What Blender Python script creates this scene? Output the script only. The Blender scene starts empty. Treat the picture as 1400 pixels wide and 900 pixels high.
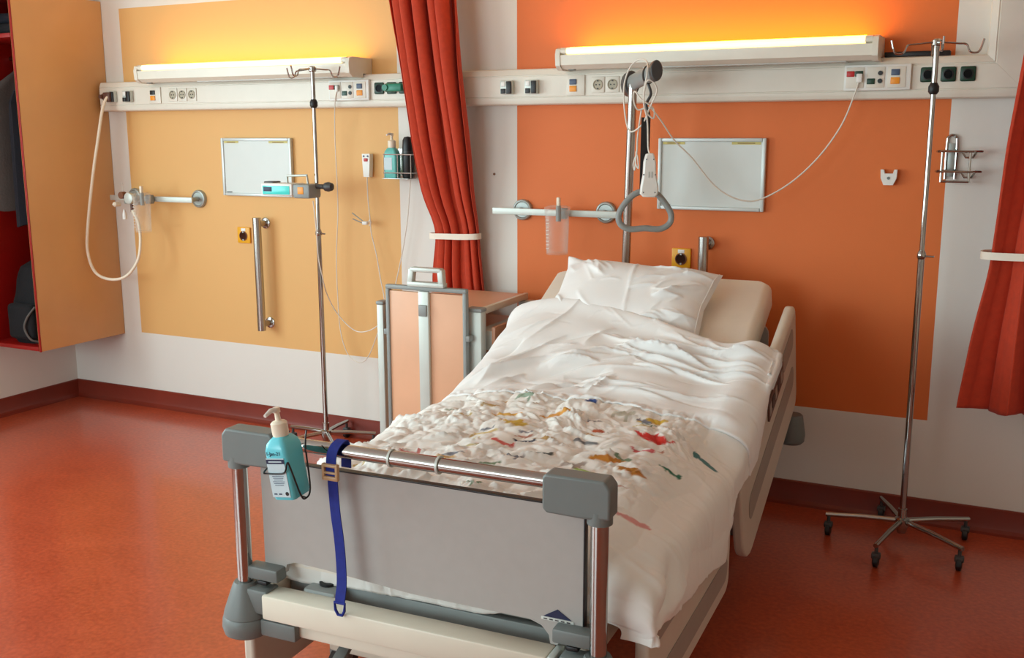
import bpy, bmesh, math, random
import numpy as np
from mathutils import Vector, Matrix
random.seed(7)
PI = math.pi
S = bpy.context.scene
COL = S.collection

# ------------------------------------------------------------------ camera
F_PX = 1400.0
CAM = Vector((0.0, -4.445, 1.62))
yaw, pit, rol = math.radians(26.1), math.radians(10.86), math.radians(-0.14)
fw = Vector((-math.sin(yaw)*math.cos(pit), math.cos(yaw)*math.cos(pit), -math.sin(pit)))
rt0 = Vector((math.cos(yaw), math.sin(yaw), 0)); up0 = rt0.cross(fw)
rt = rt0*math.cos(rol) + up0*math.sin(rol); up = up0*math.cos(rol) - rt0*math.sin(rol)
cd = bpy.data.cameras.new('camera'); cam = bpy.data.objects.new('camera', cd); COL.objects.link(cam)
cd.sensor_width = 36.0; cd.lens = 36.0*F_PX/1400.0; cd.clip_start = 0.05
cam.matrix_world = Matrix(((rt.x, up.x, -fw.x, CAM.x), (rt.y, up.y, -fw.y, CAM.y), (rt.z, up.z, -fw.z, CAM.z), (0, 0, 0, 1)))
S.camera = cam
def at(px, py, y):
    """point of the plane Y = y behind a place measured in the 1400x900 photograph"""
    d = rt*((px-700)/F_PX) + up*(-(py-450)/F_PX) + fw
    return CAM + d*((y-CAM.y)/d.y)

# ------------------------------------------------------------------ light
S.view_settings.view_transform = 'Standard'; S.view_settings.look = 'None'
S.view_settings.gamma = 1.0; S.view_settings.use_curve_mapping = False
S.view_settings.exposure = 0.0
w = bpy.data.worlds.new('sky'); S.world = w; w.use_nodes = True
bg = w.node_tree.nodes['Background']; bg.inputs[0].default_value = (0.75, 0.87, 1.0, 1); bg.inputs[1].default_value = 1.2
XL, XR, YB, ZC = -5.23, 2.0, -7.0, 2.75          # left wall, right wall, rear wall, ceiling
WIN = (-5.3, -1.6, 0.8, 2.4)                     # window in the left wall: y0 y1 z0 z1
WIN2 = (-4.9, -2.0, 0.8, 2.4)                     # window in the rear wall, behind the camera: x0 x1 z0 z1
DAY = (0.75, 0.965, 1.0)
def daylight(name, w_, h_, energy, loc, rot):
    ld = bpy.data.lights.new(name, 'AREA'); lo = bpy.data.objects.new(name, ld); COL.objects.link(lo)
    ld.shape = 'RECTANGLE'; ld.size = w_; ld.size_y = h_; ld.energy = energy; ld.color = DAY
    lo.location = loc; lo.rotation_euler = rot
daylight('window_daylight', WIN[3]-WIN[2]-.06, WIN[1]-WIN[0]-.06, 145, (XL-.02, (WIN[0]+WIN[1])/2, (WIN[2]+WIN[3])/2), (0, -PI/2, 0))
daylight('rear_window_daylight', WIN2[1]-WIN2[0]-.06, WIN2[3]-WIN2[2]-.06, 100, ((WIN2[0]+WIN2[1])/2, YB-.02, (WIN2[2]+WIN2[3])/2), (PI/2, 0, 0))

# ------------------------------------------------------------------ materials
def srgb(r, g, b):
    f = lambda c: ((c/255)/12.92 if c/255 <= .04045 else ((c/255+.055)/1.055)**2.4)
    return (f(r), f(g), f(b), 1)
MATS = {}
def mat(name, rgb, rough=.5, metal=0.0, var=.05, scale=12, bump=0.0, bscale=80, emit=None, estr=0, spec=.5, trans=0, sheen=0, coat=0, alpha=1):
    m = bpy.data.materials.new(name); m.use_nodes = True; nt = m.node_tree; N = nt.nodes; L = nt.links
    b = N['Principled BSDF']; c = srgb(*rgb)
    tc = N.new('ShaderNodeTexCoord')
    no = N.new('ShaderNodeTexNoise'); no.inputs['Scale'].default_value = scale; no.inputs['Detail'].default_value = 4
    L.new(tc.outputs['Object'], no.inputs['Vector'])
    r = N.new('ShaderNodeValToRGB'); L.new(no.outputs['Fac'], r.inputs['Fac'])
    r.color_ramp.elements[0].position = .3; r.color_ramp.elements[1].position = .7
    r.color_ramp.elements[0].color = tuple(max(0, x*(1-var)) for x in c[:3])+(1,)
    r.color_ramp.elements[1].color = tuple(min(1, x*(1+var)) for x in c[:3])+(1,)
    L.new(r.outputs['Color'], b.inputs['Base Color'])
    b.inputs['Roughness'].default_value = rough; b.inputs['Metallic'].default_value = metal
    b.inputs['Specular IOR Level'].default_value = spec
    b.inputs['Transmission Weight'].default_value = trans; b.inputs['Sheen Weight'].default_value = sheen
    b.inputs['Coat Weight'].default_value = coat; b.inputs['Alpha'].default_value = alpha
    if bump:
        n2 = N.new('ShaderNodeTexNoise'); n2.inputs['Scale'].default_value = bscale; n2.inputs['Detail'].default_value = 3
        L.new(tc.outputs['Object'], n2.inputs['Vector'])
        bp = N.new('ShaderNodeBump'); bp.inputs['Strength'].default_value = bump; bp.inputs['Distance'].default_value = .01
        L.new(n2.outputs['Fac'], bp.inputs['Height']); L.new(bp.outputs['Normal'], b.inputs['Normal'])
    if emit:
        b.inputs['Emission Color'].default_value = srgb(*emit); b.inputs['Emission Strength'].default_value = estr
    MATS[name] = m
    return m
mat('wall_white', (226, 220, 212), .75, var=.015, scale=3, bump=.04, bscale=150)
mat('wall_cream', (226, 212, 192), .8, var=.02)
mat('ceiling_white', (222, 218, 210), .8, var=.01)
mat('console_white', (224, 216, 202), .38, var=.02)
mat('lamp_white', (226, 220, 205), .35, var=.02)
mat('peach_laminate', (216, 162, 104), .42, var=.05, scale=2.5)
mat('red_laminate', (150, 16, 10), .4)
mat('skirting', (122, 42, 26), .4, var=.08, scale=5)
mat('chrome', (166, 163, 159), .05, 1.0, var=.01)
mat('steel', (178, 176, 172), .24, 1.0, var=.02)
mat('alu', (168, 174, 170), .42, .55, var=.03)
mat('alu_light', (200, 205, 198), .45, .25, var=.03)
mat('grey_plastic', (112, 118, 116), .45, var=.03)
mat('mid_grey', (140, 144, 142), .45, var=.03)
mat('dark_grey', (62, 60, 60), .45)
mat('black', (20, 20, 22), .45)
mat('black_fabric', (12, 12, 17), .9, bump=.2)
mat('panel_grey', (174, 169, 164), .5, var=.02, scale=30)
mat('cream_metal', (226, 218, 200), .35, var=.02)
mat('rail_beige', (206, 194, 178), .42, var=.02)
mat('rail_groove', (158, 146, 134), .5, var=.02)
mat('peach_wood', (226, 172, 136), .45, var=.06, scale=4)
mat('curtain', (188, 55, 22), .85, var=.08, scale=40, bump=.08, bscale=300, sheen=.1)
mat('band_white', (238, 226, 210), .7)
mat('white_plastic', (232, 230, 224), .35, var=.01)
mat('white_cable', (226, 218, 206), .5, var=.01)
mat('board_white', (208, 211, 206), .36, var=.01)
mat('board_frame', (206, 212, 210), .35, .2, var=.02)
mat('yellow_plastic', (236, 168, 20), .4)
mat('orange_plastic', (240, 150, 30), .4)
mat('green_dark', (14, 58, 40), .4)
mat('green_bright', (12, 120, 92), .4)
mat('red_plastic', (190, 30, 30), .4)
mat('blue_grey', (70, 84, 110), .4)
mat('cyan_bottle', (110, 216, 230), .25, var=.02, trans=.1)
mat('teal_bottle', (104, 196, 188), .25, var=.02, trans=.15)
mat('label_pale', (196, 214, 220), .5)
mat('navy_print', (26, 34, 70), .5)
mat('blue_strap', (14, 34, 130), .75, var=.1, scale=60, bump=.1)
mat('beige_plastic', (196, 158, 118), .4)
mat('mattress', (238, 229, 215), .8, var=.02, bump=.06, bscale=250)
mat('linen', (240, 238, 236), .85, var=.01, bump=.03, bscale=300, sheen=.1)
mat('grey_cloth', (96, 88, 84), .9, bump=.2)
mat('navy_cloth', (12, 13, 26), .9, bump=.2)
mat('pcb_label', (200, 186, 110), .5)
mat('dark_label', (96, 62, 52), .5)
mat('lcd', (60, 190, 184), .2, emit=(70, 200, 190), estr=.25)
mat('brown', (120, 70, 45), .7)
mat('socket_beige', (176, 166, 144), .5)
mat('tube', (236, 222, 200), .45, var=.01)
mat('lamp_lens', (255, 238, 190), .4, emit=(255, 222, 150), estr=1.9)
mat('lamp_glow_a', (255, 238, 190), .4, emit=(255, 188, 40), estr=5.0)
mat('lamp_glow_b', (255, 238, 190), .4, emit=(255, 196, 40), estr=10.0)
mat('drawer_front', (176, 122, 90), .4, var=.06, scale=4)
def glassy(name, rgb, rough=.03, alpha=.25):
    m = bpy.data.materials.new(name); m.use_nodes = True; nt = m.node_tree; N = nt.nodes; L = nt.links
    N.remove(N['Principled BSDF']); o = N['Material Output']
    t = N.new('ShaderNodeBsdfTransparent'); t.inputs[0].default_value = srgb(*rgb)
    g = N.new('ShaderNodeBsdfGlossy'); g.inputs['Roughness'].default_value = rough
    fr = N.new('ShaderNodeFresnel'); fr.inputs[0].default_value = 1.5
    ad = N.new('ShaderNodeMath'); ad.operation = 'ADD'; ad.inputs[1].default_value = alpha
    mx = N.new('ShaderNodeMixShader'); L.new(fr.outputs[0], ad.inputs[0]); L.new(ad.outputs[0], mx.inputs[0])
    L.new(t.outputs[0], mx.inputs[1]); L.new(g.outputs[0], mx.inputs[2]); L.new(mx.outputs[0], o.inputs[0])
    MATS[name] = m
m = bpy.data.materials.new('clear_plastic'); m.use_nodes = True; nt = m.node_tree; N = nt.nodes; L = nt.links
b = N['Principled BSDF']; b.inputs['Base Color'].default_value = srgb(235, 232, 226); b.inputs['Roughness'].default_value = .12
lw = N.new('ShaderNodeLayerWeight'); lw.inputs[0].default_value = .35; mr = N.new('ShaderNodeMapRange'); mr.inputs[3].default_value = .05; mr.inputs[4].default_value = .42
L.new(lw.outputs['Facing'], mr.inputs[0]); L.new(mr.outputs[0], b.inputs['Alpha']); MATS['clear_plastic'] = m
glassy('window_glass', (255, 255, 255), .0, .0)

# ------------------------------------------------------------------ mesh helpers
class MB:
    def __init__(s): s.bm = bmesh.new()
    def box(s, c, d, bev=0.0, rot=None, seg=2):
        r = bmesh.ops.create_cube(s.bm, size=1.0); vs = r['verts']
        for v in vs: v.co = Vector((v.co.x*d[0], v.co.y*d[1], v.co.z*d[2]))
        if bev > 0:
            es = list({e for v in vs for e in v.link_edges})
            rb = bmesh.ops.bevel(s.bm, geom=es, offset=bev, segments=seg, affect='EDGES', profile=.5)
            vs = list({v for f in rb['faces'] for v in f.verts} | {v for v in vs if v.is_valid})
        for v in vs:
            p = v.co.copy()
            if rot: p = rot @ p
            v.co = p + Vector(c)
        return s
    def ring_skin(s, rings, close_u=True, caps=True):
        R = [[s.bm.verts.new(p) for p in r] for r in rings]
        n = len(R[0])
        for a, b in zip(R[:-1], R[1:]):
            for i in range(n if close_u else n-1):
                j = (i+1) % n
                s.bm.faces.new((a[i], a[j], b[j], b[i]))
        if caps:
            s.bm.faces.new(list(reversed(R[0]))); s.bm.faces.new(R[-1])
        return s
    def tube(s, pts, r, n=10, closed=False, caps=True, sx=1.0):
        P = [Vector(p) for p in pts]; m = len(P); rings = []; nrm = None
        for i in range(m):
            if closed: t = (P[(i+1) % m]-P[i-1])
            else: t = P[min(i+1, m-1)]-P[max(i-1, 0)]
            t.normalize()
            if nrm is None:
                h = Vector((0, 0, 1)) if abs(t.z) < .9 else Vector((1, 0, 0)); nrm = (h-t*h.dot(t)).normalized()
            else: nrm = (nrm-t*nrm.dot(t)).normalized()
            bn = t.cross(nrm); rr = r[i] if isinstance(r, (list, tuple)) else r
            rings.append([P[i]+(nrm*math.cos(2*PI*k/n)+bn*math.sin(2*PI*k/n)*sx)*rr for k in range(n)])
        if closed: rings.append(rings[0]); 
        if closed:
            R = [[s.bm.verts.new(p) for p in q] for q in rings[:-1]]
            for i in range(m):
                a, b = R[i], R[(i+1) % m]
                for k in range(n): s.bm.faces.new((a[k], a[(k+1) % n], b[(k+1) % n], b[k]))
            return s
        return s.ring_skin(rings, True, caps)
    def lathe(s, prof, c=(0, 0, 0), axis='z', n=20, rot=None):
        rings = []
        for r, h in prof:
            ring = []
            for k in range(n):
                a = 2*PI*k/n; p = Vector((r*math.cos(a), r*math.sin(a), h))
                if axis == 'y': p = Vector((p.x, -p.z, p.y))
                elif axis == 'x': p = Vector((p.z, p.x, p.y))
                if rot: p = rot @ p
                ring.append(p+Vector(c))
            rings.append(ring)
        return s.ring_skin(rings)
    def prism(s, poly, f0, f1):
        """poly of 2-D points; f0(p) and f1(p) map to the two faces"""
        a = [s.bm.verts.new(f0(p)) for p in poly]; b = [s.bm.verts.new(f1(p)) for p in poly]; n = len(poly)
        s.bm.faces.new(a); s.bm.faces.new(list(reversed(b)))
        for i in range(n): s.bm.faces.new((a[i], b[i], b[(i+1) % n], a[(i+1) % n]))
        return s
    def grid(s, G):
        R = [[s.bm.verts.new(p) for p in row] for row in G]
        for a, b in zip(R[:-1], R[1:]):
            for i in range(len(a)-1): s.bm.faces.new((a[i], a[i+1], b[i+1], b[i]))
        return s
    def done(s, name, m, parent=None, ang=35, smooth=True, recalc=True):
        if recalc: bmesh.ops.recalc_face_normals(s.bm, faces=s.bm.faces[:])
        me = bpy.data.meshes.new(name); s.bm.to_mesh(me); s.bm.free()
        me.materials.append(MATS[m] if isinstance(m, str) else m)
        if smooth:
            me.polygons.foreach_set('use_smooth', [True]*len(me.polygons)); me.set_sharp_from_angle(angle=math.radians(ang))
        o = bpy.data.objects.new(name, me); COL.objects.link(o)
        if parent: o.parent = parent
        return o
def tag(o, label, cat, group=None):
    o['label'] = label; o['category'] = cat
    if group: o['group'] = group
    return o
def thing(name, label, cat, loc=(0, 0, 0), rz=0, group=None):
    o = bpy.data.objects.new(name, None); COL.objects.link(o); o.location = loc; o.rotation_euler = (0, 0, rz); o.empty_display_size = .1
    return tag(o, label, cat, group)
def struct(o): o['kind'] = 'structure'; return o
def smoothpath(pts, k=8, closed=False):
    P = [Vector(p) for p in pts]; n = len(P); out = []
    for i in range(n if closed else n-1):
        g = lambda j: P[j % n] if closed else P[max(0, min(n-1, j))]
        p0, p1, p2, p3 = g(i-1), g(i), g(i+1), g(i+2)
        for q in range(k):
            t = q/k
            out.append(.5*((2*p1)+(p2-p0)*t+(2*p0-5*p1+4*p2-p3)*t*t+(3*p1-p0-3*p2+p3)*t*t*t))
    if not closed: out.append(P[-1])
    return out
def text_mesh(name, body, size, m, parent, mw, extrude=.0003):
    cu = bpy.data.curves.new(name, 'FONT'); cu.body = body; cu.size = size; cu.extrude = extrude; cu.resolution_u = 3; cu.align_x = 'CENTER'; cu.align_y = 'CENTER'
    t = bpy.data.objects.new(name+'_curve', cu); COL.objects.link(t)
    dg = bpy.context.evaluated_depsgraph_get(); me = bpy.data.meshes.new_from_object(t.evaluated_get(dg))
    bpy.data.objects.remove(t); bpy.data.curves.remove(cu)
    me.materials.clear(); me.materials.append(MATS[m])
    me.transform(mw)
    o = bpy.data.objects.new(name, me); COL.objects.link(o)
    if parent: o.parent = parent
    return o
def dup(root, dloc=(0, 0, 0), label=None):
    r = root.copy(); COL.objects.link(r); r.location = Vector(root.location)+Vector(dloc)
    if label: r['label'] = label
    for ch in list(root.children):
        c = ch.copy(); COL.objects.link(c); c.parent = r
        for g in ch.children:
            d = g.copy(); COL.objects.link(d); d.parent = c
    return r

# ------------------------------------------------------------------ the room
def floor_mat():
    m = bpy.data.materials.new('linoleum'); m.use_nodes = True; nt = m.node_tree; N = nt.nodes; L = nt.links; b = N['Principled BSDF']
    tc = N.new('ShaderNodeTexCoord')
    n1 = N.new('ShaderNodeTexNoise'); n1.inputs['Scale'].default_value = 5; n1.inputs['Detail'].default_value = 9; n1.inputs['Roughness'].default_value = .7; n1.inputs['Distortion'].default_value = .6
    n2 = N.new('ShaderNodeTexNoise'); n2.inputs['Scale'].default_value = 60; n2.inputs['Detail'].default_value = 5
    L.new(tc.outputs['Object'], n1.inputs['Vector']); L.new(tc.outputs['Object'], n2.inputs['Vector'])
    r1 = N.new('ShaderNodeValToRGB'); r1.color_ramp.elements[0].position = .3; r1.color_ramp.elements[1].position = .72
    r1.color_ramp.elements[0].color = srgb(168, 66, 34); r1.color_ramp.elements[1].color = srgb(198, 86, 50)
    r2 = N.new('ShaderNodeValToRGB'); r2.color_ramp.elements[0].position = .35; r2.color_ramp.elements[1].position = .7
    r2.color_ramp.elements[0].color = srgb(140, 44, 22); r2.color_ramp.elements[1].color = srgb(206, 90, 54)
    mx = N.new('ShaderNodeMix'); mx.data_type = 'RGBA'; mx.inputs[0].default_value = .4
    L.new(n1.outputs['Fac'], r1.inputs[0]); L.new(n2.outputs['Fac'], r2.inputs[0])
    L.new(r1.outputs[0], mx.inputs[6]); L.new(r2.outputs[0], mx.inputs[7]); L.new(mx.outputs[2], b.inputs['Base Color'])
    b.inputs['Coat Weight'].default_value = .6; b.inputs['Coat Roughness'].default_value = .14
    rr = N.new('ShaderNodeMapRange'); rr.inputs[3].default_value = .26; rr.inputs[4].default_value = .4
    L.new(n1.outputs['Fac'], rr.inputs[0]); L.new(rr.outputs[0], b.inputs['Roughness'])
    bp = N.new('ShaderNodeBump'); bp.inputs['Strength'].default_value = .06; bp.inputs['Distance'].default_value = .01
    L.new(n2.outputs['Fac'], bp.inputs['Height']); L.new(bp.outputs['Normal'], b.inputs['Normal'])
    MATS['linoleum'] = m
floor_mat()
def painted_wall_mat():
    """white wall with two painted fields, yellow and orange"""
    m = bpy.data.materials.new('painted_wall'); m.use_nodes = True; nt = m.node_tree; N = nt.nodes; L = nt.links; b = N['Principled BSDF']
    tc = N.new('ShaderNodeTexCoord'); sp = N.new('ShaderNodeSeparateXYZ'); L.new(tc.outputs['Object'], sp.inputs[0])
    def mth(op, a, v):
        n = N.new('ShaderNodeMath'); n.operation = op; L.new(a, n.inputs[0])
        if isinstance(v, (int, float)): n.inputs[1].default_value = v
        else: L.new(v, n.inputs[1])
        return n.outputs[0]
    def rect(x0, x1, z0, z1):
        return mth('MULTIPLY', mth('MULTIPLY', mth('GREATER_THAN', sp.outputs[0], x0), mth('LESS_THAN', sp.outputs[0], x1)),
                   mth('MULTIPLY', mth('GREATER_THAN', sp.outputs[2], z0), mth('LESS_THAN', sp.outputs[2], z1)))
    no = N.new('ShaderNodeTexNoise'); no.inputs['Scale'].default_value = 2.2; no.inputs['Detail'].default_value = 5; L.new(tc.outputs['Object'], no.inputs['Vector'])
    def tone(c, v):
        r = N.new('ShaderNodeValToRGB'); L.new(no.outputs['Fac'], r.inputs[0]); c = srgb(*c)
        r.color_ramp.elements[0].color = tuple(x*(1-v) for x in c[:3])+(1,); r.color_ramp.elements[1].color = tuple(min(1, x*(1+v)) for x in c[:3])+(1,)
        return r.outputs[0]
    def mix(f, a, b_):
        n = N.new('ShaderNodeMix'); n.data_type = 'RGBA'; L.new(f, n.inputs[0]); L.new(a, n.inputs[6]); L.new(b_, n.inputs[7]); return n.outputs[2]
    c = tone((226, 220, 212), .02)
    c = mix(rect(-4.655, -2.808, .447, 2.315), c, tone((226, 174, 108), .03))
    c = mix(rect(-2.148, -.258, .441, 2.315), c, tone((222, 112, 46), .03))
    L.new(c, b.inputs['Base Color']); b.inputs['Roughness'].default_value = .6
    n2 = N.new('ShaderNodeTexNoise'); n2.inputs['Scale'].default_value = 160; L.new(tc.outputs['Object'], n2.inputs['Vector'])
    bp = N.new('ShaderNodeBump'); bp.inputs['Strength'].default_value = .05; bp.inputs['Distance'].default_value = .01
    L.new(n2.outputs['Fac'], bp.inputs['Height']); L.new(bp.outputs['Normal'], b.inputs['Normal'])
    MATS['painted_wall'] = m
painted_wall_mat()
cx, cy = (XL+XR)/2, YB/2; LX, LY = XR-XL, -YB
struct(MB().box((cx, cy, -.05), (LX+.4, LY+.4, .1)).done('floor', 'linoleum', smooth=False))
struct(MB().box((cx, cy, ZC+.05), (LX+.4, LY+.4, .1)).done('ceiling', 'ceiling_white', smooth=False))
struct(MB().box((cx, .06, ZC/2), (LX+.4, .12, ZC)).done('wall_back', 'painted_wall', smooth=False))
struct(MB().box((XR+.06, cy, ZC/2), (.12, LY, ZC)).done('wall_right', 'wall_cream', smooth=False))
wr_ = MB(); xa_, xb_, za_, zb_ = WIN2; xw0, xw1 = XL-.2, XR+.2
wr_.box(((xw0+xw1)/2, YB-.06, za_/2), (xw1-xw0, .12, za_)); wr_.box(((xw0+xw1)/2, YB-.06, (zb_+ZC)/2), (xw1-xw0, .12, ZC-zb_))
wr_.box(((xw0+xa_)/2, YB-.06, (za_+zb_)/2), (xa_-xw0, .12, zb_-za_)); wr_.box(((xw1+xb_)/2, YB-.06, (za_+zb_)/2), (xw1-xb_, .12, zb_-za_))
struct(wr_.done('wall_rear', 'wall_white', smooth=False))
wf = MB()
for zz in (za_+.025, zb_-.025): wf.box(((xa_+xb_)/2, YB-.08, zz), (xb_-xa_, .06, .05), .004)
for i in range(4): wf.box((xa_+.025+(xb_-xa_-.05)*i/3, YB-.08, (za_+zb_)/2), (.05, .06, zb_-za_), .004)
win2 = struct(wf.done('window_2', 'white_plastic'))
for i in range(3): MB().box((xa_+.025+(xb_-xa_-.05)*(i+.5)/3, YB-.08, (za_+zb_)/2), ((xb_-xa_-.05)/3-.05, .008, zb_-za_-.1)).done('pane', 'window_glass', win2, smooth=False)
wl = MB(); y0, y1, z0, z1 = WIN
wl.box((XL-.06, cy, z0/2), (.12, LY, z0)); wl.box((XL-.06, cy, (z1+ZC)/2), (.12, LY, ZC-z1))
wl.box((XL-.06, (YB+y0)/2, (z0+z1)/2), (.12, y0-YB, z1-z0)); wl.box((XL-.06, y1/2, (z0+z1)/2), (.12, -y1, z1-z0))
struct(wl.done('wall_left', 'wall_white', smooth=False))
wf = MB()
for zz in (z0+.025, z1-.025): wf.box((XL-.08, (y0+y1)/2, zz), (.06, y1-y0, .05), .004)
for i in range(4):
    yy = y0+.025+(y1-y0-.05)*i/3; wf.box((XL-.08, yy, (z0+z1)/2), (.06, .05, z1-z0), .004)
win = struct(wf.done('window_1', 'white_plastic'))
for i in range(3):
    ya = y0+.025+(y1-y0-.05)*(i+.5)/3
    MB().box((XL-.08, ya, (z0+z1)/2), (.008, (y1-y0-.05)/3-.05, z1-z0-.1)).done('pane', 'window_glass', win, smooth=False)
def skirt(p):  # coved linoleum skirting profile: (out from wall, height)
    return p
prof = [(0, 0), (.045, 0), (.03, .006), (.018, .018), (.012, .035), (.011, .098), (.006, .102), (0, .102)]
struct(MB().prism(prof, lambda p: (XL, -p[0], p[1]), lambda p: (XR, -p[0], p[1])).done('baseboard_back', 'skirting', ang=20))
struct(MB().prism(prof, lambda p: (XL+p[0], 0, p[1]), lambda p: (XL+p[0], YB, p[1])).done('baseboard_left', 'skirting', ang=20))
struct(MB().prism(prof, lambda p: (XR-p[0], 0, p[1]), lambda p: (XR-p[0], YB, p[1])).done('baseboard_right', 'skirting', ang=20))

# ------------------------------------------------------------------ wall supply duct with its outlets
duct = thing('supply_duct', 'long cream wall duct with sockets and gas outlets running across both beds', 'wall duct', (0, 0, 0))
YF = -.08
cp = [(0, 1.745), (.066, 1.745), (.076, 1.75), (.08, 1.76), (.08, 1.776), (.0765, 1.778), (.0765, 1.781), (.08, 1.783), (.08, 1.872), (.0765, 1.874), (.0765, 1.877), (.079, 1.879), (.07, 1.903), (.062, 1.907), (0, 1.907)]
MB().prism(cp, lambda p: (-4.765, -p[0], p[1]), lambda p: (.02-(p[1]-1.745), -p[0], p[1])).done('trunking', 'console_white', duct, ang=25)
vp = [(-.142, 0), (-.142, .062), (-.138, .07), (-.114, .079), (-.112, .0765), (-.109, .0765), (-.107, .08), (-.018, .08), (-.016, .0765), (-.013, .0765), (-.011, .08), (.005, .08), (.015, .074), (.02, .066), (.02, 0)]
MB().prism(vp, lambda p: (p[0], -p[1], 1.745+.0205-p[0]), lambda p: (p[0], -p[1], 2.748)).done('riser', 'console_white', duct, ang=25)
def gas_outlet(x):
    o = MB().box((x, YF-.012, 1.825), (.062, .024, .062), .004).done('gas_outlet', 'alu_light', duct)
    MB().box((x+.017, YF-.029, 1.824), (.024, .012, .056), .003).done('release_lever', 'black', o)
    MB().box((x-.014, YF-.027, 1.808), (.022, .008, .022), .002).done('outlet_port', 'black', o)
    MB().box((x-.014, YF-.0255, 1.84), (.02, .004, .022), .002).done('outlet_face', 'white_plastic', o)
for x in (-4.66, -4.535, -2.155, -2.03): gas_outlet(x)
def data_plate(x):
    o = MB().box((x, YF-.003, 1.828), (.088, .008, .09), .003).done('switch_plate', 'console_white', duct)
    MB().box((x-.012, YF-.009, 1.843), (.034, .006, .024), .002).done('socket_insert', 'black' if x < -3 else 'blue_grey', o)
    MB().box((x-.012, YF-.009, 1.813), (.034, .006, .026), .002).done('socket_insert', 'orange_plastic', o)
data_plate(-4.34); data_plate(-1.815)
def power_socket(x):
    o = MB().box((x, YF-.002, 1.828), (.062, .006, .07), .003).done('power_socket', 'console_white', duct)
    MB().lathe([(.0235, 0), (.0235, .004), (.02, .005), (.019, .0015), (.001, .0015)], (x, YF-.004, 1.828), 'y', 18).done('socket_well', 'socket_beige', o)
    for dx in (-.008, .008): MB().lathe([(.003, 0), (.003, .002)], (x+dx, YF-.0055, 1.828), 'y', 8).done('pin_hole', 'black', o)
    for dz in (-.017, .017): MB().box((x, YF-.008, 1.828+dz), (.006, .004, .006)).done('earth_clip', 'dark_grey', o)
for x in (-4.208, -4.139, -4.071, -1.709, -1.64, -1.571): power_socket(x)
def media_panel(xa, xb):
    c = (xa+xb)/2; w_ = xb-xa
    o = MB().box((c, YF-.008, 1.83), (w_, .018, .1), .004).done('media_panel', 'white_plastic', duct)
    y = YF-.018
    for i in range(3): MB().box((xa+w_*(.17+.31*i), y, 1.83), (.068, .004, .08), .002).done('module', 'console_white', o)
    for dx, z, w2, h2, m in ((-.1, 1.845, .03, .022, 'red_plastic'), (-.068, 1.845, .03, .022, 'green_dark'), (-.022, 1.815, .03, .022, 'green_dark'), (.068, 1.848, .032, .024, 'blue_grey'), (.068, 1.816, .034, .026, 'orange_plastic')):
        MB().box((c+dx, y-.003, z), (w2, .006, h2), .002).done('insert', m, o)
    for z in (1.846, 1.816): MB().lathe([(.009, 0), (.009, .004), (.001, .004)], (c+.012, y-.002, z), 'y', 12).done('jack', 'black', o)
    return o
media_panel(-3.155, -2.915); media_panel(-.655, -.405)
for x in (-2.862, -2.79, -2.72, -.345, -.272, -.203):
    o = MB().box((x, YF-.003, 1.836), (.054, .008, .056), .006).done('emergency_socket', 'green_dark', duct)
    MB().lathe([(.02, 0), (.02, .003), (.016, .004), (.015, .001), (.001, .001)], (x, YF-.006, 1.836), 'y', 16).done('socket_well', 'black', o)
tag(MB().lathe([(.02, 0), (.022, .01), (.022, .035), (.016, .05), (.015, .06), (.001, .06)], (-2.79, YF-.008, 1.836), 'y', 16).box((-2.745, YF-.045, 1.836), (.09, .034, .038), .008).done('green_plug', 'green_bright'),
    'bright green plug in the dark socket next to the left curtain', 'plug')

# ------------------------------------------------------------------ bed lamps on the duct
def bed_lamp(xa, xb, label, glow):
    t = thing('bed_lamp', label, 'lamp', (xa, 0, 0), 0, 'wall lamps above the beds')
    L_ = xb-xa
    hp = [(.005, 1.9095), (.0822, 1.9095), (.0822, 1.893), (.17, 1.893), (.196, 1.91), (.2, 1.952), (.19, 1.956), (.005, 1.956)]
    MB().prism(hp, lambda p: (.012, -p[0], p[1]), lambda p: (L_-.012, -p[0], p[1])).done('housing', 'lamp_white', t, ang=25)
    ep = [(.002, 1.909), (.0818, 1.909), (.0818, 1.889), (.172, 1.889), (.2, 1.907), (.204, 1.955), (.196, 1.978), (.17, 1.986), (.002, 1.986)]
    for x0_, x1_ in ((0, .022), (L_-.022, L_)):
        MB().prism(ep, lambda p: (x0_, -p[0], p[1]), lambda p: (x1_, -p[0], p[1])).done('end_cap', 'lamp_white', t, ang=25)
    gp = [(.166, 1.957), (.19, 1.957), (.198, 1.962), (.198, 1.974), (.19, 1.983), (.166, 1.986)]
    tp = [(.03, 1.957), (.165, 1.957), (.165, 1.984), (.15, 1.988), (.045, 1.988), (.03, 1.984)]
    MB().prism(gp, lambda p: (.05, -p[0], p[1]), lambda p: (L_-.05, -p[0], p[1])).done('front_lens', 'lamp_lens', t, ang=25)
    MB().prism(tp, lambda p: (.05, -p[0], p[1]), lambda p: (L_-.05, -p[0], p[1])).done('diffuser', glow, t, ang=25)
    for x0_, x1_ in ((.0225, .0495), (L_-.0495, L_-.0225)):
        MB().prism(gp, lambda p: (x0_, -p[0], p[1]), lambda p: (x1_, -p[0], p[1])).done('diffuser_end', 'lamp_white', t, ang=25)
    MB().box((L_*.6, -.13, 1.8915), (L_*.62, .07, .006), .002).done('reading_light_cover', 'board_white', t)
    MB().box((.06, -.15, 1.8915), (.03, .02, .006), .002).done('pull_switch', 'grey_plastic', t)
    return t
bed_lamp(-4.365, -2.955, 'lit cream wall lamp over the yellow painted wall', 'lamp_glow_a')
bed_lamp(-1.865, -.52, 'lit cream wall lamp over the orange painted wall', 'lamp_glow_b')

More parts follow.
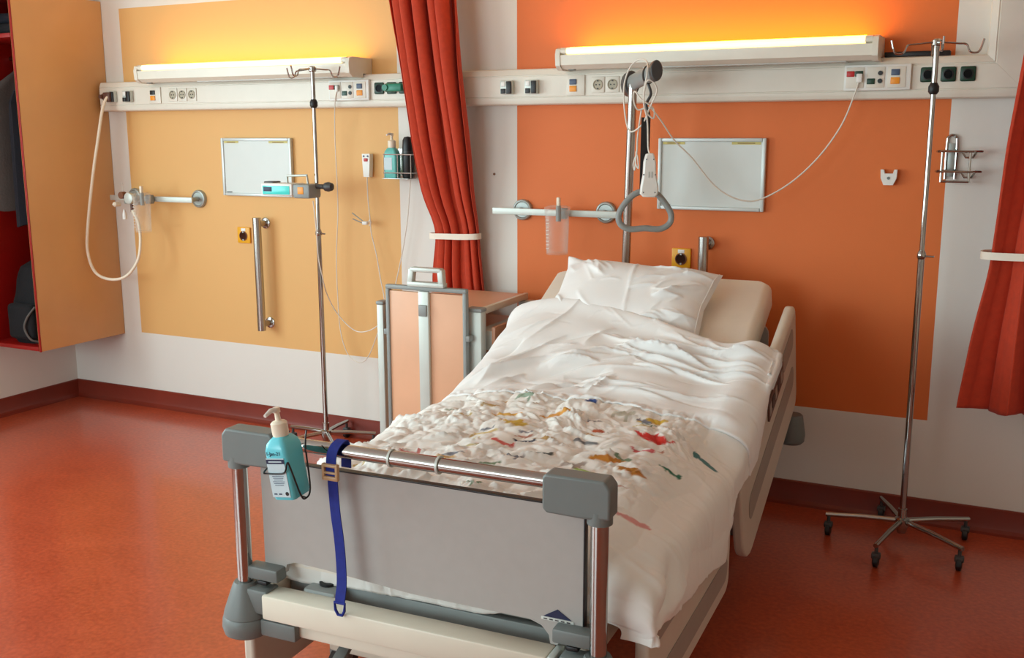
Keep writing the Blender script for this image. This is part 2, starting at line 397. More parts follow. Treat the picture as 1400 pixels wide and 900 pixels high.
# ------------------------------------------------------------------ whiteboards
def whiteboard(xa, label):
    t = thing('whiteboard', label, 'whiteboard', (xa, 0, 0), 0, 'whiteboards over the beds')
    W_, z0_, z1_ = .475, 1.283, 1.595
    MB().box((W_/2, -.009, (z0_+z1_)/2), (W_-.01, .016, z1_-z0_-.01)).done('panel', 'board_white', t)
    for x in (.008, W_-.008): MB().box((x, -.0125, (z0_+z1_)/2), (.016, .024, z1_-z0_), .004).done('frame_side', 'board_frame', t)
    for z in (z0_+.008, z1_-.008): MB().box((W_/2, -.0125, z), (W_-.033, .024, .016), .004).done('frame_rail', 'board_frame', t)
    for x, w_ in ((.07, .1), (W_-.085, .125)):
        o = MB().box((x, -.0178, z1_-.022), (w_, .0012, .011)).done('name_strip', 'pcb_label', t)
        MB().box((x, -.0187, z1_-.022), (w_*.6, .0006, .003)).done('print_line', 'brown', o)
    MB().box((.042, -.0178, z0_+.02), (.036, .0012, .005)).done('maker_print', 'dark_grey', t)
    return t
wb = whiteboard(-3.943, 'small framed whiteboard on the yellow wall behind the pump stand')
dup(wb, (2.5, 0, 0), 'small framed whiteboard on the orange wall above the pillow')

# ------------------------------------------------------------------ grab bars, yellow sockets
def grab_bar(x, label):
    t = thing('grab_bar', label, 'grab bar', (x, 0, 0), 0, 'vertical steel grab bars')
    MB().tube([(0, -.075, .552), (0, -.075, 1.172)], .0225, 18).done('bar', 'steel', t)
    for z in (.585, 1.138):
        MB().tube([(0, -.005, z), (0, -.062, z)], .016, 14).done('bracket', 'steel', t)
        MB().lathe([(.03, 0), (.03, .006), (.022, .01)], (0, 0, z), 'y', 18).done('rosette', 'steel', t)
    return t
gb = grab_bar(-3.675, 'vertical brushed steel grab bar on the yellow wall below the whiteboard')
dup(gb, (2.465, 0, 0), 'vertical steel grab bar on the orange wall, half hidden behind the pillow')
def yellow_socket(x, label):
    t = thing('wall_socket', label, 'socket', (x, 0, 0), 0, 'yellow wall sockets')
    MB().box((0, -.006, 1.066), (.088, .012, .088), .005).done('plate', 'yellow_plastic', t)
    MB().lathe([(.027, 0), (.027, .004), (.023, .005), (.021, -.004), (.001, -.004)], (0, -.012, 1.062), 'y', 20).done('socket_well', 'brown', t)
    MB().box((0, -.0125, 1.096), (.03, .002, .016), .001).done('tag_plate', 'white_plastic', t)
    MB().box((0, -.015, 1.0835), (.007, .005, .008)).done('earth_clip', 'alu', t); MB().box((0, -.015, 1.0405), (.007, .005, .008)).done('earth_clip', 'alu', t)
    return t
ys = yellow_socket(-3.825, 'yellow wall socket beside the grab bar on the yellow wall')
dup(ys, (2.497, 0, 0), 'yellow wall socket on the orange wall just above the pillow')

# ------------------------------------------------------------------ equipment rails with suction jars
def eq_rail(xa, xb, discs, label):
    t = thing('equipment_rail', label, 'wall rail', (0, 0, 0), 0, 'equipment rails')
    MB().box(((xa+xb)/2, -.085, 1.255), (xb-xa, .012, .03), .002).done('bar', 'alu_light', t)
    for x in discs:
        o = MB().lathe([(.05, 0), (.05, .012), (.046, .018), (.04, .02), (.036, .016), (.012, .016)], (x, 0, 1.258), 'y', 26).done('mount_disc', 'alu', t)
        MB().tube([(x, -.014, 1.258), (x, -.08, 1.255)], .012, 12).done('spacer', 'alu', o)
    return t
eq_rail(-2.236, -1.6, (-2.115, -1.69), 'light metal equipment rail with two discs on the orange wall')
eq_rail(-4.735, -4.112, (-4.135, -4.62), 'light metal equipment rail on the yellow wall near the wardrobe')
def suction_jar(x, y, z, label, r=.058, h=.2):
    t = thing('suction_jar', label, 'jar', (x, y, z), 0, 'clear suction jars')
    MB().lathe([(r*.82, 0), (r*.86, .004), (r*.95, h*.9), (r, h*.93), (r, h), (r*.96, h), (r*.96, h*.94), (r*.9, h*.9), (r*.8, .008), (.001, .008)], (0, 0, 0), 'z', 24).done('cup', 'clear_plastic', t)
    MB().lathe([(r*1.02, h), (r*1.02, h+.012), (r*.7, h+.02), (.001, h+.02)], (0, 0, 0), 'z', 24).done('lid', 'clear_plastic', t)
    MB().box((.008, -.005, h+.038), (.016, .018, .04), .004).done('connector', 'tube', t)
    MB().tube([(.008, -.005, h+.02), (.008, -.005, h-.05)], .012, 12).done('float_tube', 'mid_grey', t)
    MB().box((.0, .0, h+.0), (.05, .09, .035), .004).done('rail_clamp', 'mid_grey', t) if False else None
    MB().box((-.002, r+.012, h-.02), (.04, .03, .05), .004).done('rail_clamp', 'mid_grey', t)
    for i in range(9): MB().box((-r*.45, -r*.86, .03+i*.016), (.014, .0015, .0022)).done('scale_mark', 'white_plastic', t)
    return t
suction_jar(-1.862, -.175, 1.075, 'clear graduated suction jar hanging on the rail of the orange wall')
suction_jar(-4.40, -.175, 1.075, 'clear suction jar hanging on the rail of the yellow wall', .05)
rg = thing('vacuum_regulator', 'small vacuum regulator with dial on the rail beside the wardrobe', 'regulator', (-4.545, -.1, 1.255))
MB().box((0, -.02, 0), (.05, .05, .06), .006).done('body', 'alu', rg)
MB().lathe([(.03, 0), (.032, .006), (.032, .022), (.027, .025), (.001, .025)], (.035, -.046, .005), 'y', 20).done('gauge', 'alu_light', rg)
MB().lathe([(.02, 0), (.02, .03), (.001, .03)], (-.03, -.03, .02), 'y', 14).done('knob', 'brown', rg)
MB().tube([(-.045, -.03, -.01), (-.045, -.03, .09)], .006, 10).done('stem', 'clear_plastic', rg)
MB().lathe([(.014, 0), (.014, .035), (.006, .045)], (-.055, -.05, -.03), 'y', 12).done('tap', 'tube', rg)
MB().lathe([(.012, 0), (.012, .025), (.005, .055)], (-.02, -.05, -.115), 'z', 12).done('outlet_cone', 'white_plastic', rg)
MB().lathe([(.009, 0), (.009, .05)], (.02, -.03, -.075), 'z', 12).done('hose_nipple', 'dark_label', rg)
hp = [at(152, 133, -.105), at(146, 134, -.13), at(140, 150, -.16), at(134, 190, -.2), at(127, 240, -.23), at(120, 310, -.25), at(120, 345, -.25), at(130, 372, -.24), at(150, 382, -.23), at(172, 378, -.22), at(188, 357, -.2), at(192, 330, -.18), at(189, 305, -.15), Vector((-4.525, -.13, 1.19))]
tag(MB().tube(smoothpath(hp, 8), .0085, 12).done('suction_hose', 'tube'), 'thick cream hose looping down from the duct in front of the wardrobe', 'hose')
tag(MB().lathe([(.012, 0), (.016, .005), (.016, .03), (.011, .034), (.011, .05)], (-4.70, -.09, 1.826), 'y', 14).box((-4.665, -.115, 1.824), (.05, .03, .05), .005).done('hose_coupling', 'dark_label'), 'dark coupling of the cream hose at the far left duct outlet', 'coupling')

# ------------------------------------------------------------------ small things on the wall
t = thing('wall_hook', 'small white plastic holder alone on the orange wall', 'holder', (-.47, 0, 1.44))
MB().prism([(-.032, .03), (-.02, .03), (-.016, .014), (.016, .014), (.02, .03), (.032, .03), (.03, -.005), (.018, -.032), (-.018, -.032), (-.03, -.005)], lambda p: (p[0], -.001, p[1]), lambda p: (p[0], -.03, p[1])).done('body', 'white_plastic', t, smooth=False)
MB().lathe([(.006, 0), (.006, .003), (.001, .003)], (0, -.03, -.004), 'y', 10).done('screw', 'grey_plastic', t)
t = thing('wire_holder', 'empty bent wire bottle holder on the white wall beside the orange field', 'wire holder', (0, 0, 0))
r_ = .0045
def wire(pts, name='wire', m='chrome', par=t, r=r_): return MB().tube(pts, r, 8).done(name, m, par)
wire(smoothpath([(-.262, -.008, 1.435), (-.262, -.008, 1.58), (-.256, -.008, 1.6), (-.244, -.008, 1.607), (-.232, -.008, 1.6), (-.226, -.008, 1.58), (-.226, -.008, 1.435)], 5), 'back_loop', r=.005)
MB().box((-.244, -.0045, 1.51), (.026, .006, .13), .002).done('mount_plate', 'alu', t)
for z in (1.545, 1.468):
    wire([(-.29, -.05, z), (-.262, -.012, z), (-.205, -.012, z-.004), (-.19, -.02, z-.025), (-.165, -.02, z-.025), (-.15, -.03, z), (-.135, -.05, z), (-.13, -.1, z), (-.16, -.12, z), (-.285, -.12, z), (-.29, -.1, z), (-.29, -.05, z)], 'hoop')
wire([(-.17, -.118, 1.548), (-.17, -.118, 1.43), (-.17, -.02, 1.425)], 'upright')
wire([(-.27, -.118, 1.548), (-.27, -.118, 1.43), (-.27, -.02, 1.425)], 'upright')
wire([(-.27, -.118, 1.43), (-.17, -.118, 1.43)], 'bottom_wire')
tag(MB().box((-.392, -.04, 1.9175), (.24, .05, .02), .004).done('control_box', 'black'), 'flat black box lying on the duct right of the lamp', 'box')
tag(MB().lathe([(.006, 0), (.006, .004), (.001, .006)], at(676, 238, 0), 'y', 8).done('wall_screw', 'brown'), 'brown screw in the white wall between the curtain and orange field', 'screw')
# handset on the yellow wall with its cable
t = thing('call_handset', 'white call handset with red button hanging on the yellow wall', 'handset', (-2.982, 0, 1.458))
MB().prism([(-.019, -.058), (.019, -.058), (.024, .01), (.026, .058), (-.026, .058), (-.024, .01)], lambda p: (p[0], -.012, p[1]), lambda p: (p[0]*.9, -.04, p[1])).done('body', 'white_plastic', t)
MB().box((0, -.042, .028), (.022, .006, .016), .002).done('call_button', 'red_plastic', t)
for dx in (-.012, .012): MB().lathe([(.005, 0), (.005, .003)], (dx, -.04, .046), 'y', 8).done('key', 'blue_grey', t)
MB().box((0, -.006, .0), (.03, .012, .06), .003).done('wall_clip', 'white_plastic', t)
def cable(name, pts, label, r=.0028, m='white_cable', k=8, cat='cable'):
    return tag(MB().tube(smoothpath(pts, k), r, 8).done(name, m), label, cat)
cable('handset_cable', [at(502, 241, -.03), at(503, 270, -.05), at(506, 300, -.06), at(508, 320, -.05), at(515, 350, -.05), at(520, 380, -.06), at(525, 405, -.08), at(527, 425, -.12)], 'thin white cable hanging from the call handset to behind the cabinet')
t = thing('cable_tie', 'white plug clip bundling the handset cable on the yellow wall', 'cable clip', at(500, 305, -.05))
MB().box((0, -.004, 0), (.03, .02, .018), .004).done('clip', 'white_plastic', t)
MB().tube([(-.01, 0, .004), (-.075, -.01, .05)], .003, 8).done('pin', 'alu', t); MB().tube([(-.01, 0, -.004), (-.07, -.015, .02)], .003, 8).done('pin', 'alu', t)
MB().tube(smoothpath([(.012, 0, 0), (.03, -.005, .018), (.036, -.005, .002), (.02, 0, -.014)], 5), .0025, 8).done('cable_loop', 'white_cable', t)
cable('media_cable', [at(461, 124, -.1), at(458, 140, -.1), at(458, 190, -.06), at(462, 280, -.05), at(460, 350, -.05), at(462, 410, -.05), at(466, 455, -.05), at(476, 485, -.06), at(492, 496, -.12), at(505, 485, -.2), at(520, 445, -.3)], 'long thin cable hanging from the duct outlet left of the handset', .0024)
tag(MB().box(at(461, 121, -.105), (.016, .02, .03), .003).done('media_plug', 'white_plastic'), 'small white plug of the long thin cable in the left media panel', 'plug')
# bottle rack beside the left curtain
t = thing('bottle_rack', 'grey wire bottle rack on the wall left of the curtain', 'wire rack', (-2.765, 0, 1.5))
for z in (-.075, .015):
    MB().tube([(-.075, -.005, z), (-.075, -.095, z), (.085, -.095, z), (.085, -.005, z)], .0032, 8).done('hoop', 'steel', t)
MB().box((0, -.07, -.103), (.15, .075, .004), .001).done('base', 'steel', t)
for x in (-.072, .006, .082): MB().tube([(x, -.094, .016), (x, -.094, -.1)], .003, 8).done('upright', 'steel', t)
MB().box((0, -.004, -.03), (.09, .006, .15), .002).done('mount_plate', 'steel', t)
def pump_bottle(name, label, m, loc, w_, d_, h_, rot=Matrix(), shoulder=.78):
    t = thing(name, label, 'bottle', loc); t.matrix_world = Matrix.Translation(loc) @ rot.to_4x4()
    def rr(w1, d1, z, rad=.012, n=5):
        out = []
        for cx_, cy_, a0 in ((w1-rad, d1-rad, 0), (-w1+rad, d1-rad, 90), (-w1+rad, -d1+rad, 180), (w1-rad, -d1+rad, 270)):
            for i in range(n):
                a = math.radians(a0+90*i/(n-1)); out.append(Vector((cx_+rad*math.cos(a), cy_+rad*math.sin(a), z)))
        return out
    w2, d2 = w_/2, d_/2
    rings = [rr(w2*.9, d2*.9, 0, .008), rr(w2, d2, .01), rr(w2, d2, h_*shoulder), rr(w2*.86, d2*.92, h_*(shoulder+.1)), rr(w2*.55, d2*.7, h_*.97, .009), rr(.015, .015, h_, .0148)]
    MB().ring_skin(rings).done('body', m, t, ang=40)
    MB().lathe([(.019, h_-.002), (.02, h_+.004), (.02, h_+.03), (.016, h_+.034), (.007, h_+.036), (.006, h_+.055), (.009, h_+.056), (.009, h_+.068), (.001, h_+.07)], (0, 0, 0), 'z', 18).done('pump_cap', 'tube', t)
    MB().tube([(0, 0, h_+.062), (0, -.02, h_+.066), (0, -.045, h_+.06)], [.007, .006, .004], 10).done('nozzle', 'white_plastic', t)
    return t
pb = pump_bottle('disinfectant_bottle', 'teal pump bottle in the wire rack beside the left curtain', 'teal_bottle', Vector((-2.805, -.07, 1.4)), .075, .05, .15)
MB().box((-.008, -.0262, .07), (.045, .001, .06), .0).done('label', 'label_pale', pb, smooth=False)
t = thing('black_bottle', 'tall black flask in the wire rack touching the left curtain', 'flask', (-2.718, -.06, 1.4))
MB().lathe([(.024, 0), (.028, .006), (.028, .15), (.026, .185), (.018, .2), (.001, .203)], (0, 0, 0), 'z', 20).done('body', 'black', t)
MB().lathe([(.0284, .125), (.0284, .13)], (0, 0, 0), 'z', 20).done('lid_seam', 'dark_grey', t)
cable('rack_cable', [at(561, 246, -.06), at(560, 262, -.05), at(557, 300, -.05), at(551, 340, -.05), at(545, 370, -.06), at(540, 392, -.1)], 'thin pale cable hanging below the wire rack towards the cabinet', .0028)

# ------------------------------------------------------------------ wardrobe with clothes
t = thing('wardrobe', 'wall hung open wardrobe with peach side and red inside at left edge', 'wardrobe', (0, 0, 0))
wx0, wx1, wy, wz0, wz1 = -5.225, -4.79, -.6, .43, 2.36
MB().box((wx1-.011, wy/2-.0005, (wz0+wz1)/2), (.022, -wy-.003, wz1-wz0), .002).done('side_panel', 'peach_laminate', t)
MB().box((wx1-.0065, wy-.002, (wz0+wz1)/2), (.014, .005, wz1-wz0+.004), .001).done('edge_trim', 'red_laminate', t)
MB().box((wx0+.011, wy/2-.0005, (wz0+wz1)/2), (.022, -wy-.003, wz1-wz0), .002).done('side_panel', 'red_laminate', t)
cxw = (wx0+wx1)/2; ww = wx1-wx0-.046
MB().box((cxw, -.008, (wz0+wz1)/2), (ww, .01, wz1-wz0-.01)).done('back_panel', 'red_laminate', t)
for z, nm in ((wz0+.012, 'bottom_panel'), (wz1-.012, 'top_panel'), (2.13, 'shelf')):
    MB().box((cxw, wy/2-.008, z), (ww, -wy-.012, .022), .001).done(nm, 'red_laminate', t)
MB().tube([(wx0+.022, -.3, 2.04), (wx1-.022, -.3, 2.04)], .0125, 14).done('hanging_rod', 'chrome', t)
def garment(name, label, m, x, zt, zb, seed, thick=.05, yw=.23):
    rng = random.Random(seed); rings = []
    for i in range(15):
        f = i/14; z = zt+(zb-zt)*f
        wd = yw*(min(1, .18+f*5.0) if f < .17 else 1.0+.08*f); th = thick*(.35+min(1, f*3)*.65)
        ring = []
        for k in range(32):
            a = 2*PI*k/32; q = 1+.18*math.sin(5*a+rng.random()*.3+f*1.4+seed)+.08*math.sin(9*a+seed*2)
            ring.append(Vector((x+th*math.cos(a)*q, -.3+wd*math.sin(a)*(1+.03*math.sin(7*a+seed)), z+.01*math.sin(3*a+seed)*f)))
        rings.append(ring)
    g = thing(name, label, 'clothing', (0, 0, 0))
    MB().ring_skin(rings).done('cloth', m, g, ang=60)
    MB().tube(smoothpath([(x, -.3, zt-.01), (x, -.3, zt+.03), (x, -.28, zt+.055), (x, -.3, zt+.075), (x, -.32, zt+.06)], 5), .003, 8).done('hanger_hook', 'chrome', g)
    return g
garment('grey_shirt', 'light grey garment hanging in the wardrobe, nearest the left picture edge', 'grey_cloth', -5.13, 1.97, 1.2, 1, .045)
garment('dark_jacket', 'dark navy jacket hanging in the wardrobe next to the peach side', 'navy_cloth', -4.95, 1.97, 1.12, 4, .075)
t = thing('folded_pullover', 'dark folded clothes on the top shelf of the wardrobe', 'clothing', (-5.0, -.33, 2.142))
MB().box((0, 0, .03), (.34, .42, .058), .022, seg=3).done('layer', 'black_fabric', t); MB().box((.01, .01, .088), (.32, .4, .055), .022, seg=3).done('layer', 'navy_cloth', t)
bgp = thing('backpack', 'black backpack standing on the red floor of the wardrobe', 'backpack', (-4.98, -.36, wz0+.024))
rings = []
for i in range(13):
    f = i/12; z = .46*f; wx = .15*(1-.32*f**2.4)*(1 if f > .04 else .93); wy_ = .2*(1-.4*f**2)*(1 if f > .04 else .9)
    if i == 12: wx *= .6; wy_ *= .6
    rings.append([Vector((wx*math.copysign(abs(math.cos(2*PI*k/28))**.6, math.cos(2*PI*k/28)), wy_*math.copysign(abs(math.sin(2*PI*k/28))**.6, math.sin(2*PI*k/28))*(1+.04*math.sin(6*f*PI+k)), z)) for k in range(28)])
MB().ring_skin(rings).done('bag_body', 'black_fabric', bgp, ang=60)
MB().box((.02, -.2, .13), (.2, .07, .2), .025, seg=3).done('front_pocket', 'black_fabric', bgp)
MB().tube(smoothpath([(-.03, -.04, .45), (-.03, -.06, .49), (.03, -.06, .49), (.03, -.04, .45)], 5), .008, 8).done('grab_loop', 'black_fabric', bgp)
MB().tube(smoothpath([(.13, -.21, .22), (.1, -.245, .16), (.08, -.25, .1), (.11, -.24, .04), (.13, -.2, .02)], 6), .006, 8).done('cord', 'grey_cloth', bgp)
MB().tube(smoothpath([(.12, -.12, .4), (.16, -.18, .3), (.155, -.17, .16), (.14, -.15, .06)], 6), .012, 8, sx=.4).done('shoulder_strap', 'black_fabric', bgp)

# ------------------------------------------------------------------ curtains
def crow(pa, pb, py, y, am):
    a, b = at(pa, py, y), at(pb, py, y); return ((a.z+b.z)/2, a.x, b.x, am, y)
def curtain(rows, folds, amp, name, label, seed, bulge=.02):
    """rows: (z, x_left, x_right, amp factor)"""
    rng = random.Random(seed); rows = sorted(rows, key=lambda r: -r[0])
    zs = np.array([r[0] for r in rows]); xl = np.array([r[1] for r in rows]); xr = np.array([r[2] for r in rows]); am = np.array([r[3] for r in rows]); yy_ = np.array([r[4] for r in rows])
    Z = np.linspace(zs[0], zs[-1], 110); fi = lambda a: np.interp(-Z, -zs, a)
    def sm(a):
        k = np.ones(7)/7; p = np.concatenate([[a[0]]*3, a, [a[-1]]*3]); return np.convolve(p, k, 'valid')
    XLz, XRz, AM, YY = sm(fi(xl)), sm(fi(xr)), sm(fi(am)), sm(fi(yy_)); nw = 220
    ph = [rng.random()*6 for _ in range(6)]
    G = []
    for i, z in enumerate(Z):
        row = []
        for k in range(nw):
            q = k/(nw-1); q2 = q+.034*math.sin(2*PI*2*q+ph[0]+z*.6)+.012*math.sin(2*PI*5*q+ph[1]-z)
            s_ = math.sin(2*PI*folds*q2+ph[2]); c_ = math.copysign(abs(s_)**.75, s_)
            yv = YY[i]-amp*AM[i]*c_*(.72+.28*math.sin(2*PI*1.6*q+ph[3])) - AM[i]*(bulge*math.sin(PI*q)-.007*math.sin(40*q2+z*1.5+ph[4]))
            xv = XLz[i]+(XRz[i]-XLz[i])*q + .012*AM[i]*math.sin(4*PI*folds*q2+ph[5])
            row.append((xv, yv, z+(.006*math.sin(2*PI*folds*q2) if i == len(Z)-1 else 0)))
        G.append(row)
    o = thing(name, label, 'curtain')
    c = MB().grid(G).done('cloth', 'curtain', o, ang=180, recalc=False)
    md = c.modifiers.new('thickness', 'SOLIDIFY'); md.thickness = .003
    return o
cl = curtain([(2.74, -2.80, -2.40, 1.1, -.2), crow(529, 618, 0, -.2, 1), crow(545, 627, 100, -.2, .95), crow(560, 640, 200, -.17, .85), crow(575, 647, 270, -.12, .6), crow(594, 654, 312, -.085, .45), crow(595, 655, 326, -.08, .42), crow(593, 656, 340, -.075, .45), crow(589, 661, 388, -.06, .42), (.55, -2.56, -2.26, .4, -.055)], 5.5, .055, 'curtain', 'orange red curtain tied back between the two beds', 3)
def band(xa, xb, z, y, d, parent):
    pts = []
    for k in range(40):
        a = 2*PI*k/40; pts.append((((xa+xb)/2)+(xb-xa)/2*math.copysign(abs(math.cos(a))**.7, math.cos(a)), y+d*math.copysign(abs(math.sin(a))**.7, math.sin(a)), z+.004*math.cos(a)))
    ins = [(p[0]*1+(((xa+xb)/2)-p[0])*.03, y+(p[1]-y)*.95, p[2]) for p in pts]
    m = MB(); h = .014
    R = [[m.bm.verts.new((p[0], p[1], p[2]-h)) for p in pts], [m.bm.verts.new((p[0], p[1], p[2]+h)) for p in pts], [m.bm.verts.new((p[0], p[1], p[2]+h)) for p in ins], [m.bm.verts.new((p[0], p[1], p[2]-h)) for p in ins]]
    for i in range(4):
        for k in range(40): m.bm.faces.new((R[i][k], R[i][(k+1) % 40], R[(i+1) % 4][(k+1) % 40], R[(i+1) % 4][k]))
    return m.done('tie_band', 'band_white', parent)
tl, tr_ = at(589, 321, -.08), at(657, 321, -.08)
band(tl.x, tr_.x, tl.z, -.082, .045, cl)
cr = curtain([(2.74, .02, .5, 1.1, -.2), (1.97, -.02, .46, 1, -.2), (1.57, -.055, .4, .9, -.2), (1.3, -.065, .34, .75, -.2), (1.19, -.07, .3, .55, -.2), (1.16, -.07, .3, .5, -.2), (1.1, -.075, .31, .55, -.2), (.87, -.115, .36, .8, -.2), (.56, -.15, .4, .95, -.2)], 3.5, .06, 'curtain', 'orange red curtain tied back at the right picture edge', 8)
band(-.105, .32, 1.168, -.208, .08, cr)
for xa, xb, nm in ((-2.82, -2.38, 'left'), (-.02, .55, 'right')):
    tag(MB().box(((xa+xb)/2, -.2, 2.7445), (xb-xa, .03, .011), .002).done('curtain_track', 'alu_light'), 'aluminium ceiling track carrying the %s orange red curtain' % nm, 'curtain track')

# ------------------------------------------------------------------ IV stands
def caster(m_w, parent, p, ang, r=.026):
    c = MB().lathe([(r*.6, -.012), (r, -.008), (r, .008), (r*.6, .012)], (p[0], p[1], r), 'x', 16, None)
    o = c.done('wheel', 'black', parent)
    MB().box((p[0], p[1], r*1.75), (.034, .03, r*.9), .006).tube([(p[0], p[1], r*2), (p[0], p[1], .085)], .007, 10).done('fork', 'dark_grey', o)
    return o
def iv_stand(x, y, top, join, label, angs, rad, hooks):
    t = thing('iv_stand', label, 'IV stand', (x, y, 0), 0, 'IV stands')
    MB().tube([(0, 0, .06), (0, 0, join)], .0125, 18).done('lower_pole', 'chrome', t)
    MB().tube([(0, 0, join), (0, 0, top-.14)], .0095, 16).done('upper_pole', 'chrome', t)
    MB().tube([(0, 0, top-.14), (0, 0, top)], .0105, 16).done('top_pole', 'chrome', t)
    MB().lathe([(.012, -.012), (.0165, -.004), (.0165, .008), (.011, .022)], (0, 0, join), 'z', 18).tube([(0, 0, join+.001), (.045, -.01, join+.001)], .004, 8).done('clamp_collar', 'chrome', t)
    MB().lathe([(.012, -.022), (.019, -.012), (.019, .006), (.012, .02)], (0, 0, top-.16), 'z', 18).done('black_collar', 'black', t)
    MB().lathe([(.016, .05), (.022, .07), (.028, .085), (.028, .11), (.017, .115), (.017, .15), (.0125, .152)], (0, 0, 0), 'z', 20).done('hub', 'chrome', t)
    for a in angs:
        ca, sa = math.cos(math.radians(a)), math.sin(math.radians(a))
        MB().tube([(ca*.02, sa*.02, .1), (ca*rad*.5, sa*rad*.5, .098), (ca*rad, sa*rad, .088)], [.011, .0105, .0095], 12).done('leg', 'chrome', t)
        caster('black', t, (ca*(rad-.012), sa*(rad-.012)), a)
    MB().lathe([(.016, -.01), (.019, -.006), (.019, .01), (.012, .016), (.001, .017)], (0, 0, top), 'z', 16).done('hook_head', 'chrome', t)
    for a in hooks:
        ca, sa = math.cos(math.radians(a)), math.sin(math.radians(a)); q = lambda d, z: (ca*d, sa*d, top+z)
        MB().tube(smoothpath([q(.01, .004), q(.07, -.002), q(.1, -.006), q(.112, -.03), q(.13, -.036), q(.146, -.028), q(.158, .012)], 5), .0036, 8).done('hook', 'chrome', t)
    return t
ivl = iv_stand(-3.11, -.285, 1.922, 1.128, 'chrome IV stand with a pump in front of the yellow wall', (172, 244, 316, 28, 100), .255, (178, 2, 268))
iv_stand(-.305, -.30, 1.936, 1.157, 'tall empty chrome IV stand on casters right of the bed', (185, 257, 323, 35, 112), .29, (195, 8, 282, 100))
t = thing('infusion_pump', 'small infusion pump with teal display clamped to the left IV stand', 'pump', (-3.11, -.285, 1.345))
MB().box((-.165, -.055, .003), (.19, .11, .06), .008).done('case', 'white_plastic', t)
o = MB().box((-.165, -.111, .0), (.165, .004, .042), .002).done('display', 'lcd', t)
MB().box((-.215, -.1135, .004), (.05, .003, .022), .001).done('screen_window', 'navy_print', o)
MB().box((-.02, -.055, -.004), (.1, .1, .068), .01).done('clamp_block', 'mid_grey', t)
MB().box((-.02, -.106, .0), (.034, .004, .034), .002).done('warning_sticker', 'orange_plastic', t)
MB().tube([(.02, -.04, .018), (.07, -.04, .018)], .012, 12).done('screw', 'dark_grey', t)
MB().lathe([(.01, 0), (.021, .012), (.024, .03), (.018, .05), (.004, .056)], (.07, -.04, .018), 'x', 14).done('knob', 'dark_grey', t)
MB().tube([(-.14, -.05, .032), (-.14, -.05, .068), (-.02, -.05, .072), (-.015, -.05, .03)], .006, 10).done('handle', 'alu_light', t)
MB().box((-.235, -.05, .034), (.06, .06, .012), .004).done('clip', 'dark_grey', t)
cable('pump_cable', [at(428, 275, -.34), at(432, 310, -.33), at(435, 350, -.32), at(440, 375, -.31), at(447, 402, -.25), at(462, 430, -.2), at(485, 452, -.2), at(505, 452, -.22), at(524, 440, -.3)], 'thin cable drooping from the infusion pump to the cabinet', .0026)

# ------------------------------------------------------------------ bedside cabinet
cab = thing('bedside_cabinet', 'bedside cabinet with peach wood flap and grey frame beside the bed', 'cabinet', (-2.255, -.36, 0), math.radians(1.0))
# local: x -.255...+.255, y -.30...+.30, front to the bed at +x
MB().box((-.02, -.01, .857), (.43, .545, .022), .004).done('top_board', 'peach_wood', cab)
MB().box((.205, -.01, .858), (.02, .545, .03), .003).done('top_edge', 'cream_metal', cab)
for sx, sy in ((-.256, -.28), (.215, -.28), (-.256, .245), (.215, .245)):
    w_ = .034 if sx < 0 else .07
    o = MB().box((sx, sy, .48 if sy < 0 else .465), (w_, .05, .78 if sy < 0 else .75), .006).done('corner_post', 'alu_light', cab)
    if sy < 0: MB().box((sx, sy, .877), (w_+.006, .056, .018), .007).done('post_cap', 'mid_grey', o)
MB().box((-.01, -.01, .46), (.41, .5, .6), .003).done('carcass', 'peach_wood', cab)
MB().box((.2, -.01, .39), (.012, .5, .44), .003).done('door', 'peach_wood', cab)
dr = MB().box((.285, -.01, .74), (.018, .5, .125), .004).done('drawer', 'drawer_front', cab)
MB().box((.235, -.01, .735), (.09, .44, .085), .002).done('drawer_box', 'alu_light', dr)
MB().box((.235, -.205, .735), (.085, .012, .025), .002).done('runner', 'dark_grey', dr)
MB().box((.296, .04, .738), (.008, .2, .008), .002).done('grip_groove', 'dark_label', dr)
for sx in (-.2, .2):
    for sy in (-.26, .22):
        o = MB().lathe([(.02, -.011), (.038, -.008), (.038, .008), (.02, .011)], (sx, sy, .038), 'x', 18).done('caster', 'dark_grey', cab)
        MB().box((sx, sy, .075), (.035, .04, .04), .006).done('fork', 'mid_grey', o)
# folded-down table flap on the side facing the room
fl_ = MB().box((.003, -.335, .625), (.365, .018, .64), .002).done('table_flap', 'peach_wood', cab)
for x in (-.187, .193): MB().box((x, -.337, .625), (.018, .03, .66), .006).done('flap_frame', 'mid_grey', fl_)
for z in (.962, .292): MB().box((.003, -.337, z), (.398, .03, .02), .006).done('flap_frame', 'mid_grey', fl_)
MB().box((.0, -.352, .63), (.052, .02, .645), .006).done('support_strut', 'alu_light', fl_)
MB().box((.0, -.365, .87), (.04, .012, .05), .004).done('strut_catch', 'mid_grey', fl_)
for x in (-.195, .2): MB().box((x, -.33, .76), (.03, .04, .026), .004).done('hinge', 'mid_grey', cab)
gr = MB().box((.012, -.345, .982), (.18, .04, .022), .006)
gr.box((-.063, -.345, 1.012), (.026, .034, .075), .006, Matrix.Rotation(math.radians(8), 3, 'Y')); gr.box((.084, -.345, 1.012), (.026, .034, .075), .006, Matrix.Rotation(math.radians(-4), 3, 'Y')); gr.box((.012, -.345, 1.045), (.15, .036, .02), .006)
gr.done('flap_grip', 'alu_light', cab)

